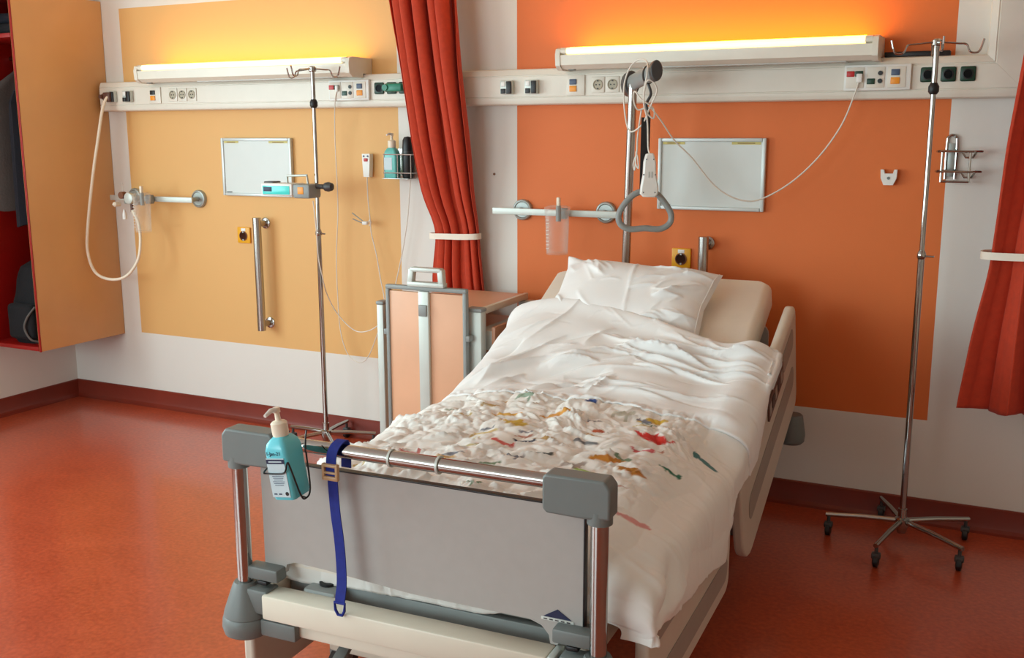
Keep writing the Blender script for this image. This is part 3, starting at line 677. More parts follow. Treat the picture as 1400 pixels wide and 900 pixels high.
# ------------------------------------------------------------------ the bed (local: x across, y from foot to head)
BO = Vector((-1.27, -2.45, 0)); BR = math.radians(2.0)
bed = thing('hospital_bed', 'grey hospital bed with chrome footboard and raised head end', 'bed', BO, BR)
HV, HZ, SL, HL = 1.32, .62, math.radians(24.5), .96       # hinge of the back section, deck slope
def mtop(v):                                              # top of the mattress
    return HZ if v < HV else HZ+(v-HV)*math.tan(SL)
# footboard
fbp = [(-.445, .785), (.452, .785), (.452, .468), (.405, .468), (.39, .44), (.372, .44), (.368, .462), (.35, .482), (.32, .492), (0, .494), (-.26, .512), (-.35, .515), (-.375, .505), (-.382, .48), (-.4, .468), (-.445, .468)]
fb = MB().prism(fbp, lambda p: (p[0], .028, p[1]), lambda p: (p[0], .044, p[1])).done('footboard_panel', 'panel_grey', bed, smooth=False)
MB().box((.0035, .036, .7865), (.897, .02, .004), .001).done('panel_edge', 'black', fb)
MB().box((.4545, .036, .63), (.004, .02, .318), .001).done('panel_edge', 'black', fb)
lg = MB().prism([(.355, .508), (.425, .508), (.39, .53)], lambda p: (p[0], .0278, p[1]), lambda p: (p[0], .0262, p[1])).done('logo_triangle', 'navy_print', fb, smooth=False)
MB().box((.39, .027, .5025), (.082, .002, .0075), .0005).done('logo_strip', 'board_white', fb)
for i in range(5): MB().box((.36+i*.0145, .0256, .5025), (.009, .0005, .003)).done('logo_print', 'dark_grey', fb, smooth=False)
for x in (-.49, .5):
    MB().tube([(x, 0, .3), (x, 0, .8)], .0205, 22).done('foot_post', 'chrome', bed)
tr = MB().tube([(-.42, 0, .851), (.43, 0, .851)], .0175, 22).done('top_rail', 'chrome', bed)
MB().tube([(-.03, 0, .851), (.1, 0, .851)], .0195, 22).done('rail_sleeve', 'chrome', tr)
for x in (-.03, .1): MB().tube([(x-.003, 0, .851), (x+.003, 0, .851)], .0225, 22).done('sleeve_ring', 'alu_light', tr)
for x, s_ in ((-.49, 1), (.5, -1)):
    cp_ = [(-.032, .788), (-.032, .858), (-.018, .876), (.12, .876), (.128, .868), (.128, .795), (.118, .785), (.03, .783)]
    m_ = MB().prism([(x+s_*p[0], p[1]) for p in cp_], lambda p: (p[0], -.028, p[1]), lambda p: (p[0], .03, p[1]))
    o = m_.done('corner_piece', 'grey_plastic', bed)
    b_ = o.modifiers.new('round', 'BEVEL'); b_.width = .018; b_.segments = 4; b_.limit_method = 'ANGLE'; b_.angle_limit = math.radians(30)
    MB().tube([(x, 0, .77), (x, 0, .80)], .029, 20).done('post_sleeve', 'grey_plastic', o)
    MB().lathe([(.03, .452), (.036, .44), (.06, .372), (.062, .362), (.06, .36), (.065, .352), (.067, .33), (.062, .312), (.05, .304), (.001, .304)], (x, 0, 0), 'z', 26).done('bumper', 'grey_plastic', bed)
    MB().box((x+s_*.06, .012, .482), (.1, .045, .036), .006).done('panel_bracket', 'grey_plastic', bed)
    MB().box((x+s_*.05, .002, .41), (.075, .06, .07), .01).done('beam_socket', 'grey_plastic', bed)
    MB().box((x+s_*.06, .005, .458), (.03, .03, .012), .003).done('release_catch', 'black', bed)
bm_ = MB().box((-.015, 0, .404), (.80, .07, .068), .006).done('foot_beam', 'cream_metal', bed)
MB().box((.395, .005, .405), (.018, .07, .066), .003).done('beam_end', 'alu_light', bm_)
MB().box((.04, .02, .345), (.75, .05, .045), .008).done('lower_beam', 'cream_metal', bed)
MB().box((-.375, .0, .34), (.11, .05, .045), .005).done('beam_bracket', 'grey_plastic', bed)
MB().box((-.28, .08, .43), (.1, .1, .035), .008).done('socket_block', 'mid_grey', bed)
MB().lathe([(.026, 0), (.026, .008), (.018, .01), (.016, -.004), (.001, -.004)], (-.28, .08, .447), 'z', 18).done('pole_socket', 'black', bed)
# frame and deck
for x in (-.44, .44): MB().box((x, 1.12, .42), (.05, 2.2, .07), .006).done('side_beam', 'cream_metal', bed)
MB().box((0, 2.22, .42), (.93, .05, .07), .006).done('head_beam', 'cream_metal', bed)
MB().box((0, .1, .405), (.82, .03, .08), .004).done('cross_beam', 'mid_grey', bed)
MB().box((0, .7, .465), (.9, 1.22, .02), .003).done('deck', 'alu', bed)
Rb = Matrix.Rotation(SL, 3, 'X')
MB().box((0, HV+math.cos(SL)*HL/2+math.sin(SL)*.15, HZ-.15*math.cos(SL)+math.sin(SL)*HL/2), (.9, HL, .02), .003, Rb).done('backrest_deck', 'alu', bed)
for v in (.5, 1.75): MB().box((0, v, .29), (.3, .16, .24), .01).done('lift_column', 'mid_grey', bed)
MB().box((0, 1.12, .17), (.36, 1.7, .06), .01).done('base_frame', 'cream_metal', bed)
for v in (.3, 1.95):
    MB().box((0, v, .16), (.84, .07, .05), .008).done('base_cross', 'cream_metal', bed)
    for x in (-.4, .4):
        o = MB().lathe([(.04, -.018), (.07, -.012), (.07, .012), (.04, .018)], (x, v, .07), 'x', 22).done('caster', 'dark_grey', bed)
        MB().box((x, v, .115), (.05, .06, .06), .01).done('fork', 'mid_grey', o)
pd = MB().box((-.21, .0, .275), (.035, .26, .016), .006, Matrix.Rotation(math.radians(28), 3, 'X')).done('brake_pedal', 'grey_plastic', bed)
MB().box((-.21, -.108, .218), (.037, .04, .02), .006, Matrix.Rotation(math.radians(28), 3, 'X')).done('pedal_tip', 'red_plastic', pd)
# side rails: outline in the side view, pushed out to a thickness
def rrect(a0, a1, b0, b1, rad, n=6):
    out = []
    for ca, cb, s0 in ((a1-rad[0], b1-rad[0], 0), (a0+rad[1], b1-rad[1], 90), (a0+rad[2], b0+rad[2], 180), (a1-rad[3], b0+rad[3], 270)):
        r = rad[[0, 90, 180, 270].index(s0)]
        for i in range(n): a = math.radians(s0+90*i/(n-1)); out.append((ca+r*math.cos(a), cb+r*math.sin(a)))
    return out
def side_rail(x, outl, grooves, place, thick=.035, grip=None, name='side_rail'):
    sg = 1 if x > 0 else -1
    def P(p, d): q = place(p); return (x+sg*d, q[0], q[1])
    o = MB().prism(outl, lambda p: P(p, -thick), lambda p: P(p, 0)).done(name, 'rail_beige', bed)
    b_ = o.modifiers.new('round', 'BEVEL'); b_.width = .009; b_.segments = 3; b_.limit_method = 'ANGLE'; b_.angle_limit = math.radians(40)
    for g in grooves:
        MB().prism(g, lambda p: P(p, .0002), lambda p: P(p, .0022)).done('groove', 'rail_groove', o, smooth=False)
    if grip: MB().tube([P(p, -.012) for p in grip], .022, 14).done('top_grip', 'rail_beige', o)
    return o
UR = .590
ca, sa = math.cos(math.radians(20)), math.sin(math.radians(20))
AX = (1.10, .56)          # front top corner of the raised head rail (v, z)
def plc(p): return (AX[0]+p[0]*ca-p[1]*sa, AX[1]+p[0]*sa+p[1]*ca)
hr = side_rail(UR, rrect(0, 1.06, -.44, .045, (.07, .06, .14, .06)), [rrect(.1, .98, -.3, -.2, (.04, .04, .04, .04)), rrect(.76, .98, -.12, -.03, (.03, .03, .03, .03))], plc, grip=[(.08, .03), (.5, .034), (.99, .03)])
kp = MB().prism(rrect(.45, .74, -.125, -.04, (.01, .01, .01, .01)), lambda p: (UR-.002, *plc(p)), lambda p: (UR+.006, *plc(p))).done('control_panel', 'dark_label', hr, smooth=False)
for i in range(5):
    a0 = .46+i*.054; MB().prism(rrect(a0, a0+.036, -.105, -.06, (.004,)*4, 3), lambda p: (UR+.006, *plc(p)), lambda p: (UR+.008, *plc(p))).done('key', 'dark_grey' if i % 2 else 'rail_groove', kp, smooth=False)
side_rail(UR, rrect(.1, .99, .21, .56, (.05, .05, .06, .05)), [rrect(.16, .95, .26, .335, (.036,)*4), rrect(.16, .95, .42, .5, (.036,)*4)], lambda p: p)
side_rail(-UR+.03, rrect(.06, .99, .1, .32, (.05, .05, .06, .05)), [rrect(.16, .93, .17, .25, (.036,)*4)], lambda p: p)
side_rail(-UR+.03, rrect(1.06, 2.0, .2, .56, (.05, .05, .06, .05)), [rrect(1.16, 1.93, .27, .35, (.036,)*4)], lambda p: p)
for x in (-.53, .575):
    o = MB().lathe([(.045, .33), (.055, .34), (.058, .37), (.045, .45), (.04, .455)], (x, 2.24, 0), 'z', 22).done('head_bumper', 'grey_plastic', bed)
hbp = rrect(-.45, .45, .45, .82, (.05,)*4)
MB().prism(hbp, lambda p: (p[0], 2.305, p[1]), lambda p: (p[0], 2.325, p[1])).done('headboard', 'panel_grey', bed)
for x in (-.4, .4): MB().tube([(x, 2.24, .4), (x, 2.31, .6)], .014, 12).done('headboard_post', 'chrome', bed)

# mattress
def profile_solid(name, m, half, pts_top, th, parent=None):
    pass
mt = thing('mattress', 'cream fitted mattress on the bed, showing at the head end', 'mattress', BO, BR)
path = [(.07, HZ)]+[(.07+(HV-.1-.07)*i/8, HZ) for i in range(1, 9)]
for i in range(1, 9):
    a = SL*i/8; path.append((HV-.1+.2*i/8, HZ+.0055*i*i/8*1.65))
path.append((HV+math.cos(SL)*HL*.5, HZ+math.sin(SL)*HL*.5)); path.append((HV+math.cos(SL)*HL-.015, HZ+math.sin(SL)*HL-.007))
sec = rrect(-.475, .475, -.135, 0, (.035,)*4, 5)
rings = []
for i, (v, z) in enumerate(path):
    a = path[max(0, i-1)]; b = path[min(len(path)-1, i+1)]; tx, tz = b[0]-a[0], b[1]-a[1]; l = math.hypot(tx, tz); tx /= l; tz /= l
    rings.append([(p[0], v-tz*p[1], z+tx*p[1]) for p in sec])
def shrink(r, k, dv):
    c = sum((Vector(p) for p in r), Vector())/len(r); return [tuple(c+(Vector(p)-c)*k+Vector(dv)) for p in r]
rings = [shrink(rings[0], .95, (0, -.012, 0))]+rings+[shrink(rings[-1], .95, (0, .02*math.cos(SL), .02*math.sin(SL)))]
MB().ring_skin(rings).done('core', 'mattress', mt, ang=50)

# ------------------------------------------------------------------ noise for the bedding
_P = np.random.RandomState(11).permutation(512)
_G = np.stack([np.cos(np.arange(512)*2.399963), np.sin(np.arange(512)*2.399963)], -1)
def perlin(x, y, seed=0):
    xi = np.floor(x).astype(int); yi = np.floor(y).astype(int); xf = x-xi; yf = y-yi
    fd = lambda t: t*t*t*(t*(t*6-15)+10)
    def g(ix, iy, dx, dy):
        h = _P[(_P[(ix+seed*17) & 511]+iy) & 511]; return _G[h, 0]*dx+_G[h, 1]*dy
    u, v = fd(xf), fd(yf)
    a = g(xi, yi, xf, yf)*(1-u)+g(xi+1, yi, xf-1, yf)*u
    b = g(xi, yi+1, xf, yf-1)*(1-u)+g(xi+1, yi+1, xf-1, yf-1)*u
    return (a*(1-v)+b*v)*1.4
def ridged(x, y, seed=0): return 1-np.abs(perlin(x, y, seed))*2
def smst(a, b, x): t = np.clip((x-a)/(b-a), 0, 1); return t*t*(3-2*t)
def grid_obj(name, P, m, parent, colors=None, thick=None, closed=False):
    nr, nc = P.shape[:2]
    idx = np.arange(nr*nc).reshape(nr, nc)
    f = np.stack([idx[:-1, :-1], idx[:-1, 1:], idx[1:, 1:], idx[1:, :-1]], -1).reshape(-1, 4)
    me = bpy.data.meshes.new(name); me.from_pydata(P.reshape(-1, 3).tolist(), [], f.tolist())
    me.polygons.foreach_set('use_smooth', [True]*len(me.polygons)); me.materials.append(MATS[m])
    if colors is not None:
        ca_ = me.color_attributes.new('print', 'FLOAT_COLOR', 'POINT'); ca_.data.foreach_set('color', np.concatenate([colors, np.ones(colors.shape[:2]+(1,))], -1).ravel())
    o = bpy.data.objects.new(name, me); COL.objects.link(o); o.parent = parent
    if thick: md = o.modifiers.new('thickness', 'SOLIDIFY'); md.thickness = thick; md.offset = -1
    return o
def normals(P):
    du = np.gradient(P, axis=0); dv = np.gradient(P, axis=1); n = np.cross(dv, du); n /= np.linalg.norm(n, axis=-1, keepdims=True)+1e-9
    return n
def print_mat():
    m = bpy.data.materials.new('printed_cotton'); m.use_nodes = True; nt = m.node_tree; N = nt.nodes; L = nt.links; b = N['Principled BSDF']
    a = N.new('ShaderNodeVertexColor'); a.layer_name = 'print'
    tc = N.new('ShaderNodeTexCoord'); no = N.new('ShaderNodeTexNoise'); no.inputs['Scale'].default_value = 300; L.new(tc.outputs['Object'], no.inputs['Vector'])
    bp = N.new('ShaderNodeBump'); bp.inputs['Strength'].default_value = .03; bp.inputs['Distance'].default_value = .01; L.new(no.outputs['Fac'], bp.inputs['Height']); L.new(bp.outputs[0], b.inputs['Normal'])
    L.new(a.outputs[0], b.inputs['Base Color']); b.inputs['Roughness'].default_value = .85; b.inputs['Sheen Weight'].default_value = .1
    MATS['printed_cotton'] = m
print_mat()

# ------------------------------------------------------------------ duvet
dv_ = thing('duvet', 'crumpled white duvet with small coloured prints covering the bed', 'duvet', BO, BR)
def chaikin(P, it=3):
    P = np.array(P, float)
    for _ in range(it):
        Q = .75*P[:-1]+.25*P[1:]; R_ = .25*P[:-1]+.75*P[1:]
        P = np.concatenate([P[:1], np.stack([Q, R_], 1).reshape(-1, 2), P[-1:]])
    return P
def resample(P, n):
    d = np.concatenate([[0], np.cumsum(np.linalg.norm(np.diff(P, axis=0), axis=1))]); t = np.linspace(0, d[-1], n)
    return np.stack([np.interp(t, d, P[:, i]) for i in range(P.shape[1])], -1), t
VF, VT = 1.16, 1.86               # start of the turned-back part, top of the duvet
def railtop(v): return .605+(v-1.10)*math.tan(math.radians(20))
hemv = [0, .12, .44, .82, .9, 1.065, 1.24, 1.35, 1.47, 1.6, 1.9]; hemz = [.44, .48, .43, .37, .47, .536, .56, .63, .72, .85, .96]
TH = .055
prof, _ = resample(chaikin([(.072, .44), (.072, .56), (.075, .655), (.13, HZ+TH+.015), (.3, HZ+TH+.02), (1.1, HZ+TH+.015), (1.25, HZ+TH+.03), (1.42, HZ+TH+.085), (1.65, mtop(1.65)+TH+.02), (VT, mtop(VT)+TH-.0)], 3), 330)
NT = 400
base = np.zeros((len(prof), NT, 3)); arc = np.zeros((len(prof), NT))
for i, (v, z) in enumerate(prof):
    zt = HZ+TH+.02 if v < .3 and z < HZ+TH+.02 else z
    drop = zt-z; k = smst(.96, 1.12, v)
    zr = (zt-.075)*(1-k)+max(zt-.05, railtop(v)+.066)*k
    hem = float(np.interp(v, hemv, hemz))
    hem = min(hem, zr-.035)
    sec_ = [(-.50, zt-.26), (-.505, zt-.15), (-.50, zt-.05), (-.45, zt-.012), (-.3, zt+.012), (0, zt+.018), (.28, zt+.012), (.42, zt-.012), (.54, zr), (.6, zr-.03), (.608, zr-.14 if zr-.16 > hem else (zr+hem)/2-.005), (.604, hem)]
    q, t_ = resample(chaikin(sec_, 3), NT)
    fr = np.clip((q[:, 1]-hem)/(zt-hem+1e-6), 0, 1)
    base[i, :, 0] = np.where(q[:, 0] < 0, q[:, 0]*(1-.09*(1-smst(.15, .4, v))), q[:, 0]); base[i, :, 1] = v; ku = smst(.15, .4, q[:, 0]); base[i, :, 2] = q[:, 1]-(drop*(1-ku)+min(drop, max(0, zt-hem-.055))*ku)*fr
    arc[i] = t_
    base[i, :, 0] -= .075*(1-smst(0, 18, i))*smst(.42, .6, q[:, 0])      # rounded corner at the foot
a_ = np.concatenate([[0], np.cumsum(np.linalg.norm(np.diff(prof, axis=0), axis=1))])[:, None]*np.ones((1, NT))
u_ = base[..., 0]; v_ = base[..., 1]
b_ = arc - arc[:, NT//2:NT//2+1]
side = smst(.40, .56, u_)                                   # 1 on the hanging right side
white = smst(VF-.02, VF+.02, v_+.02*perlin(b_*5, a_*5, 3))
wx_ = a_+.05*perlin(a_*4, b_*4, 1); wy_ = b_+.05*perlin(a_*4+9, b_*4, 2)
# quilted, crumpled printed part: bubbles of cloth with crisp valleys between them
def worley(x, y, seed):
    rs = np.random.RandomState(seed); J = rs.rand(64, 64, 2); xi = np.floor(x).astype(int); yi = np.floor(y).astype(int)
    f1 = np.full(x.shape, 9.0); f2 = np.full(x.shape, 9.0)
    for i in (-1, 0, 1):
        for j in (-1, 0, 1):
            jj = J[(xi+i) % 64, (yi+j) % 64]; d = np.hypot(xi+i+.1+.8*jj[..., 0]-x, yi+j+.1+.8*jj[..., 1]-y)
            f2 = np.minimum(f2, np.maximum(f1, d)); f1 = np.minimum(f1, d)
    return f1, f2
def creases(n, seed, ur, vr, ang0, angs, lens, wids, hts):
    """sum of n sharp, tapering folds"""
    rs = np.random.RandomState(seed); out = np.zeros(u_.shape)
    for _ in range(n):
        u0c, v0c = rs.uniform(*ur), rs.uniform(*vr); an = ang0+rs.uniform(-angs, angs); ln = rs.uniform(*lens); w_ = rs.uniform(*wids); h_ = rs.uniform(*hts)*(1 if rs.rand() < .75 else -.7)
        r0 = max(0, np.searchsorted(prof[:, 0], v0c-ln-.06)-1); r1 = np.searchsorted(prof[:, 0], v0c+ln+.06)+1
        U, V = u_[r0:r1]-u0c, v_[r0:r1]-v0c; bend = rs.uniform(-.8, .8)
        al = (U*math.cos(an)+V*math.sin(an))/ln; ac = -U*math.sin(an)+V*math.cos(an)-bend*ln*.25*(al*al)
        tp_ = np.clip(1-al*al, 0, 1); ww = w_*(.35+.65*np.clip(.5-al*.5, 0, 1))
        side_ = np.where(ac > 0, 1.0, rs.uniform(1.4, 2.6))
        out[r0:r1] += h_*tp_*np.exp(-np.abs(ac)*side_/ww)
    return out
pq = .17
puff = np.sqrt(np.abs(np.sin(PI*(wx_+.02)/pq)*np.sin(PI*(wy_+.02)/pq))+1e-4)
cr1 = ridged(wx_*9, wy_*5, 4); cr2 = ridged(wx_*19+cr1*.4, wy_*12, 5)
w1a, w1b = worley(wx_*15+.5*perlin(a_*14, b_*14, 61), wy_*10+.5*perlin(a_*14+5, b_*14, 62), 3); w2a, w2b = worley(wx_*34+.6*perlin(a_*30, b_*30, 63), wy_*25, 4)
act = smst(-.35, .35, perlin(a_*3.6, b_*3.2, 7))
d_print = .013*puff+.014*np.sqrt(np.clip(w1b-w1a, 0, 1))*(.5+.5*act)+.007*np.sqrt(np.clip(w2b-w2a, 0, 1))*act+.010*perlin(a_*7, b_*5, 64)
d_print += creases(220, 71, (-.48, .42), (.08, 1.12), .1, 1.0, (.03, .09), (.007, .014), (.006, .014))
d_side = .005*puff+.004*cr1**2*smst(-.2, .5, perlin(a_*5, b_*5, 8))+.016*perlin(a_*4.5, b_*1.2, 9)
d_side += creases(60, 72, (.3, .6), (.1, 1.1), .0, .5, (.05, .14), (.008, .02), (.002, .006))
# smooth turned-back part with long folds
d_white = .016*perlin(a_*2.6, b_*2.0, 14)+.006*perlin(a_*6, b_*4, 17)
d_white += creases(26, 73, (-.4, .1), (1.22, 1.72), .75, .45, (.08, .26), (.02, .045), (.010, .024))
d_white += creases(26, 74, (.1, .5), (1.2, 1.8), .0, .3, (.08, .24), (.016, .028), (.012, .024))
d_white += creases(60, 75, (-.46, .55), (1.18, 1.86), .2, .8, (.03, .09), (.005, .012), (.002, .005))
d_white += creases(5, 76, (-.2, .3), (1.17, 1.26), .0, .08, (.3, .5), (.012, .02), (.008, .012))
top_puff = .02*np.exp(-((v_-VT)/.05)**2)
step = .016*white
out_ = smst(.5, .59, u_)                                   # hanging over the rail: lie close to it
disp = (d_print*(1-side)+d_side*side)*(1-white)+d_white*(1-.75*out_)*white+step*(1-.6*out_)+top_puff*(1-out_)
# bunched fold on the hanging side next to the foot post
for (vc, zc, ang_, ln, w_, h_) in ((.22, .56, .5, .09, .022, -.03), (.17, .62, 1.2, .1, .03, .018), (.25, .51, .2, .09, .025, .018)):
    zz = base[..., 2]; dx, dy = math.cos(ang_), math.sin(ang_); al = (v_-vc)*dx+(zz-zc)*dy; ac = -(v_-vc)*dy+(zz-zc)*dx
    disp += h_*np.exp(-(al/ln)**2-(ac/w_)**2)*smst(.55, .62, u_)
Nn = normals(base)
if Nn[150, NT//2, 2] < 0: Nn = -Nn
disp *= (.3+.7*smst(0, 14, np.arange(len(prof))))[:, None]
disp *= 1-(1-smst(4, 22, np.arange(len(prof))))[:, None]*smst(.42, .52, u_)
disp *= 1-(1-smst(-.44, -.36, u_))*(1-smst(.15, .35, v_))
PD = base+Nn*disp[..., None]
# the top edge runs askew: lower on the right than on the left
shv = (.05+.17*smst(-.35, .5, u_))*smst(1.2, VT, v_)
PD[..., 1] -= shv; PD[..., 2] -= shv*math.tan(SL)*smst(1.2, 1.5, v_)*.93
# the printed motifs: coloured flat shapes at chosen places of the cloth
colr = np.ones(PD.shape)*np.array(srgb(238, 234, 228)[:3])
warm = (smst(.1, .5, perlin(a_*6, b_*6, 21))*.25)[..., None]
def blob(u0c, v0c, rgb, shapes):
    c = np.array(srgb(*rgb)[:3])
    for (du, dv2, ru, rv, an) in shapes:
        x = u_-u0c-du; y = v_-v0c-dv2; xa = x*math.cos(an)+y*math.sin(an); ya = -x*math.sin(an)+y*math.cos(an)
        k = smst(1.12, .9, np.sqrt((xa/ru)**2+(ya/rv)**2))[..., None]
        colr[:] = colr*(1-k)+c*k
POT = [(0, 0, .036, .03, 0), (.045, .008, .022, .006, .6), (-.045, .012, .024, .006, -.6), (0, .034, .01, .008, 0)]
BIRD = [(0, 0, .03, .016, .3), (.03, .018, .014, .01, 0), (-.034, -.012, .018, .006, .4)]
HORSE = [(0, 0, .03, .015, 0), (.026, .02, .016, .009, .9), (-.024, -.022, .005, .018, 0), (.02, -.022, .005, .018, 0)]
FISH = [(0, 0, .034, .014, -.2), (-.038, .008, .012, .016, 0)]
SQ = [(0, 0, .02, .02, 0)]
BOW = [(0, 0, .03, .006, .2), (.025, .012, .006, .014, 0), (-.02, -.006, .016, .005, -.5)]
for px, py, rgb, sh in ((890, 602, (206, 44, 32), POT), (808, 563, (34, 70, 136), SQ), (893, 580, (214, 176, 60), BIRD), (997, 577, (206, 74, 48), BIRD), (690, 617, (206, 84, 74), FISH), (716, 612, (36, 38, 66), BOW),
        (706, 592, (206, 168, 52), POT), (914, 630, (40, 110, 84), BOW), (968, 604, (70, 120, 120), FISH), (936, 567, (84, 74, 58), SQ), (695, 576, (222, 170, 70), BIRD), (672, 532, (140, 70, 120), BOW), (745, 537, (226, 150, 150), BIRD),
        (760, 580, (214, 150, 60), BIRD), (818, 597, (190, 84, 40), SQ), (830, 634, (200, 130, 40), BIRD), (865, 646, (186, 120, 40), FISH), (805, 650, (150, 180, 70), FISH), (876, 620, (206, 92, 96), BOW), (740, 632, (60, 70, 66), BOW), (804, 612, (110, 112, 116), FISH),
        (862, 693, (216, 150, 146), BIRD), (640, 622, (190, 170, 120), BOW), (600, 640, (210, 170, 110), BIRD), (560, 628, (206, 120, 110), BOW), (755, 675, (216, 96, 90), FISH), (720, 553, (150, 170, 150), HORSE), (850, 575, (200, 196, 180), HORSE), (660, 600, (216, 190, 130), HORSE), (780, 640, (176, 160, 150), HORSE)):
    d = rt*((px-700)/F_PX)+up*(-(py-450)/F_PX)+fw; p = CAM+d*((.7-CAM.z)/d.z)-BO
    uu = p.x*math.cos(BR)+p.y*math.sin(BR); vv = -p.x*math.sin(BR)+p.y*math.cos(BR)
    blob(uu, vv, rgb, sh)
rng = np.random.RandomState(5)
for _ in range(26):
    uu, vv = rng.uniform(-.42, .46), rng.uniform(.12, 1.1)
    blob(uu, vv, [(188, 150, 90), (120, 140, 110), (190, 130, 110), (120, 120, 130), (200, 180, 120)][rng.randint(5)], [(a*.7, b*.7, c_*.6, d_*.6, e_) for a, b, c_, d_, e_ in [BOW, BIRD, FISH, HORSE][rng.randint(4)]])
kf = int(np.argmax(prof[:, 0] > VF+.03))
TB0 = PD.copy()
PD[kf-11:kf+14] -= Nn[kf-11:kf+14]*(.026*smst(0, 8, np.arange(25)))[:, None, None]
grid_obj('quilt', PD[:kf+14], 'printed_cotton', dv_, colr[:kf+14], .005)
# turned-back part: a layer of its own, rolled under at its top edge
TB = TB0[kf-12:].copy(); lift = smst(0, 1, np.linspace(0, 1, 12))[:, None]
wob = .018*perlin(b_[kf-12]*6, b_[kf-12]*0+.5, 31)
TB[:, :, 1] += wob[None, :]*np.exp(-np.arange(len(TB))/14)[:, None]
TB += (Nn[kf-12:]*.006)
roll = []; e = TB[-1]; tg = TB[-1]-TB[-4]; tg /= np.linalg.norm(tg, axis=-1, keepdims=True); nn = Nn[-1]
for j in range(1, 11):
    a = PI*j/10; roll.append(e+tg*(.028*math.sin(a))-nn*(.028*(1-math.cos(a))))
roll.append(roll[-1]-tg*.06); roll.append(roll[-1]-tg*.1)
TB = np.concatenate([TB, np.array(roll)])
grid_obj('turned_back_top', TB, 'linen', dv_, None, .008)
# ------------------------------------------------------------------ pillow
pl = thing('pillow', 'creased white pillow lying against the raised head of the mattress', 'pillow')
n = 110; pp, qq = np.meshgrid(np.linspace(-1, 1, n), np.linspace(-1, 1, n), indexing='ij')
prof_ = np.clip((1-np.abs(pp)**2.6)*(1-np.abs(qq)**2.6), 0, 1)**.55
X = .335*pp*(1-.05*(1-qq**2)*0-.07*(1-np.abs(qq))*np.abs(pp)**4); Y = .205*qq*(1-.09*(1-np.abs(pp))*np.abs(qq)**4)
ed = 1-prof_
wr = .010*perlin(pp*1.3, qq*1.2, 44)
prs = np.random.RandomState(9)
for k in range(34):
    if k < 12: p0, q0, an, ln, w_, h_ = prs.uniform(.2, .9), prs.uniform(-.8, .9), prs.uniform(.0, .7), prs.uniform(.25, .6), prs.uniform(.04, .08), prs.uniform(.006, .012)
    elif k < 20: p0, q0, an, ln, w_, h_ = prs.uniform(-.95, -.3), prs.uniform(-.6, .8), prs.uniform(-1.2, -.6), prs.uniform(.2, .5), prs.uniform(.05, .1), prs.uniform(.005, .011)
    else: p0, q0, an, ln, w_, h_ = prs.uniform(-.9, .9), prs.uniform(-.8, .9), prs.uniform(-1.2, 1.2), prs.uniform(.15, .4), prs.uniform(.03, .06), prs.uniform(.002, .006)
    U, V = (pp-p0)*1.7, qq-q0; al = (U*math.cos(an)+V*math.sin(an))/ln; ac = -U*math.sin(an)+V*math.cos(an)-prs.uniform(-.3, .3)*al*al*ln
    wr += 1.5*h_*np.clip(1-al*al, 0, 1)*np.exp(-np.abs(ac)*np.where(ac > 0, 1, 2.0)/w_)
for p0, p1 in (((-.02, 1.0), (.12, -.9)), ((-.72, .75), (-.45, .1))):      # ironed crease lines
    dx, dy = p1[0]-p0[0], p1[1]-p0[1]; l2 = dx*dx+dy*dy; t_ = np.clip(((pp-p0[0])*dx+(qq-p0[1])*dy)/l2, 0, 1)
    wr += .005*np.exp(-np.hypot(pp-p0[0]-t_*dx, qq-p0[1]-t_*dy)/.02)
Zt = .10*prof_+wr*smst(0, .25, prof_); Zb = -.05*prof_
Zt += .03*smst(.7, 1, -pp)*smst(.75, 1, qq)              # raised corner
top = np.stack([X, Y, Zt], -1); bot = np.stack([X, Y, np.minimum(Zb, Zt)], -1)
bot[0], bot[-1], bot[:, 0], bot[:, -1] = top[0], top[-1], top[:, 0], top[:, -1]
bot_o = bot[::-1]
po = grid_obj('pillow_front', top, 'linen', pl); pb2 = grid_obj('pillow_back', bot_o, 'linen', pl)
# small flap at the upper left corner, seams as thin piping
MB().tube([tuple(p) for p in top[:, 2][::4]], .0025, 6).done('seam', 'linen', pl)
MB().tube([tuple(p) for p in top[-3, :][::4]], .0025, 6).done('seam', 'linen', pl)
Mp = Matrix.Translation(BO) @ Matrix.Rotation(BR, 4, 'Z') @ Matrix.Translation((-.04, 1.895, mtop(1.895)+.06)) @ Matrix.Rotation(SL+math.radians(12), 4, 'X') @ Matrix.Rotation(math.radians(-3), 4, 'Z')
pl.matrix_world = Mp

# ------------------------------------------------------------------ trapeze on the bed head
tz = thing('trapeze_pole', 'grey lifting pole with strap and triangular grip above the pillow', 'trapeze')
a0, a1 = Vector((-1.548, -.165, .40)), Vector((-1.472, -.29, 1.82))
MB().tube([a0, a1], .0185, 18).done('pole', 'steel', tz)
e0, e1 = Vector((-1.495, -.25, 1.822)), Vector((-1.285, -.56, 1.852))
dr_ = (e1-e0).normalized(); sd = dr_.cross(Vector((0, 0, 1))).normalized(); uz = sd.cross(dr_)
def oval(c, rx, rz, n=20): return [c+sd*rx*math.cos(2*PI*k/n)+uz*rz*(math.sin(2*PI*k/n)) for k in range(n)]
MB().ring_skin([oval(e0, .02, .034), oval(e1, .02, .034)]).done('arm', 'mid_grey', tz)
for c, nm, rx, rz, d in ((e1, 'end_cap', .024, .04, .03), (e0-dr_*.01, 'clamp_head', .036, .052, .05)):
    MB().ring_skin([oval(c-dr_*d*.6, rx*.92, rz*.94), oval(c-dr_*d*.5, rx, rz), oval(c+dr_*d*.4, rx, rz), oval(c+dr_*d*.5, rx*.85, rz*.9)]).done(nm, 'dark_grey', tz)
hk = e0+(e1-e0)*.72
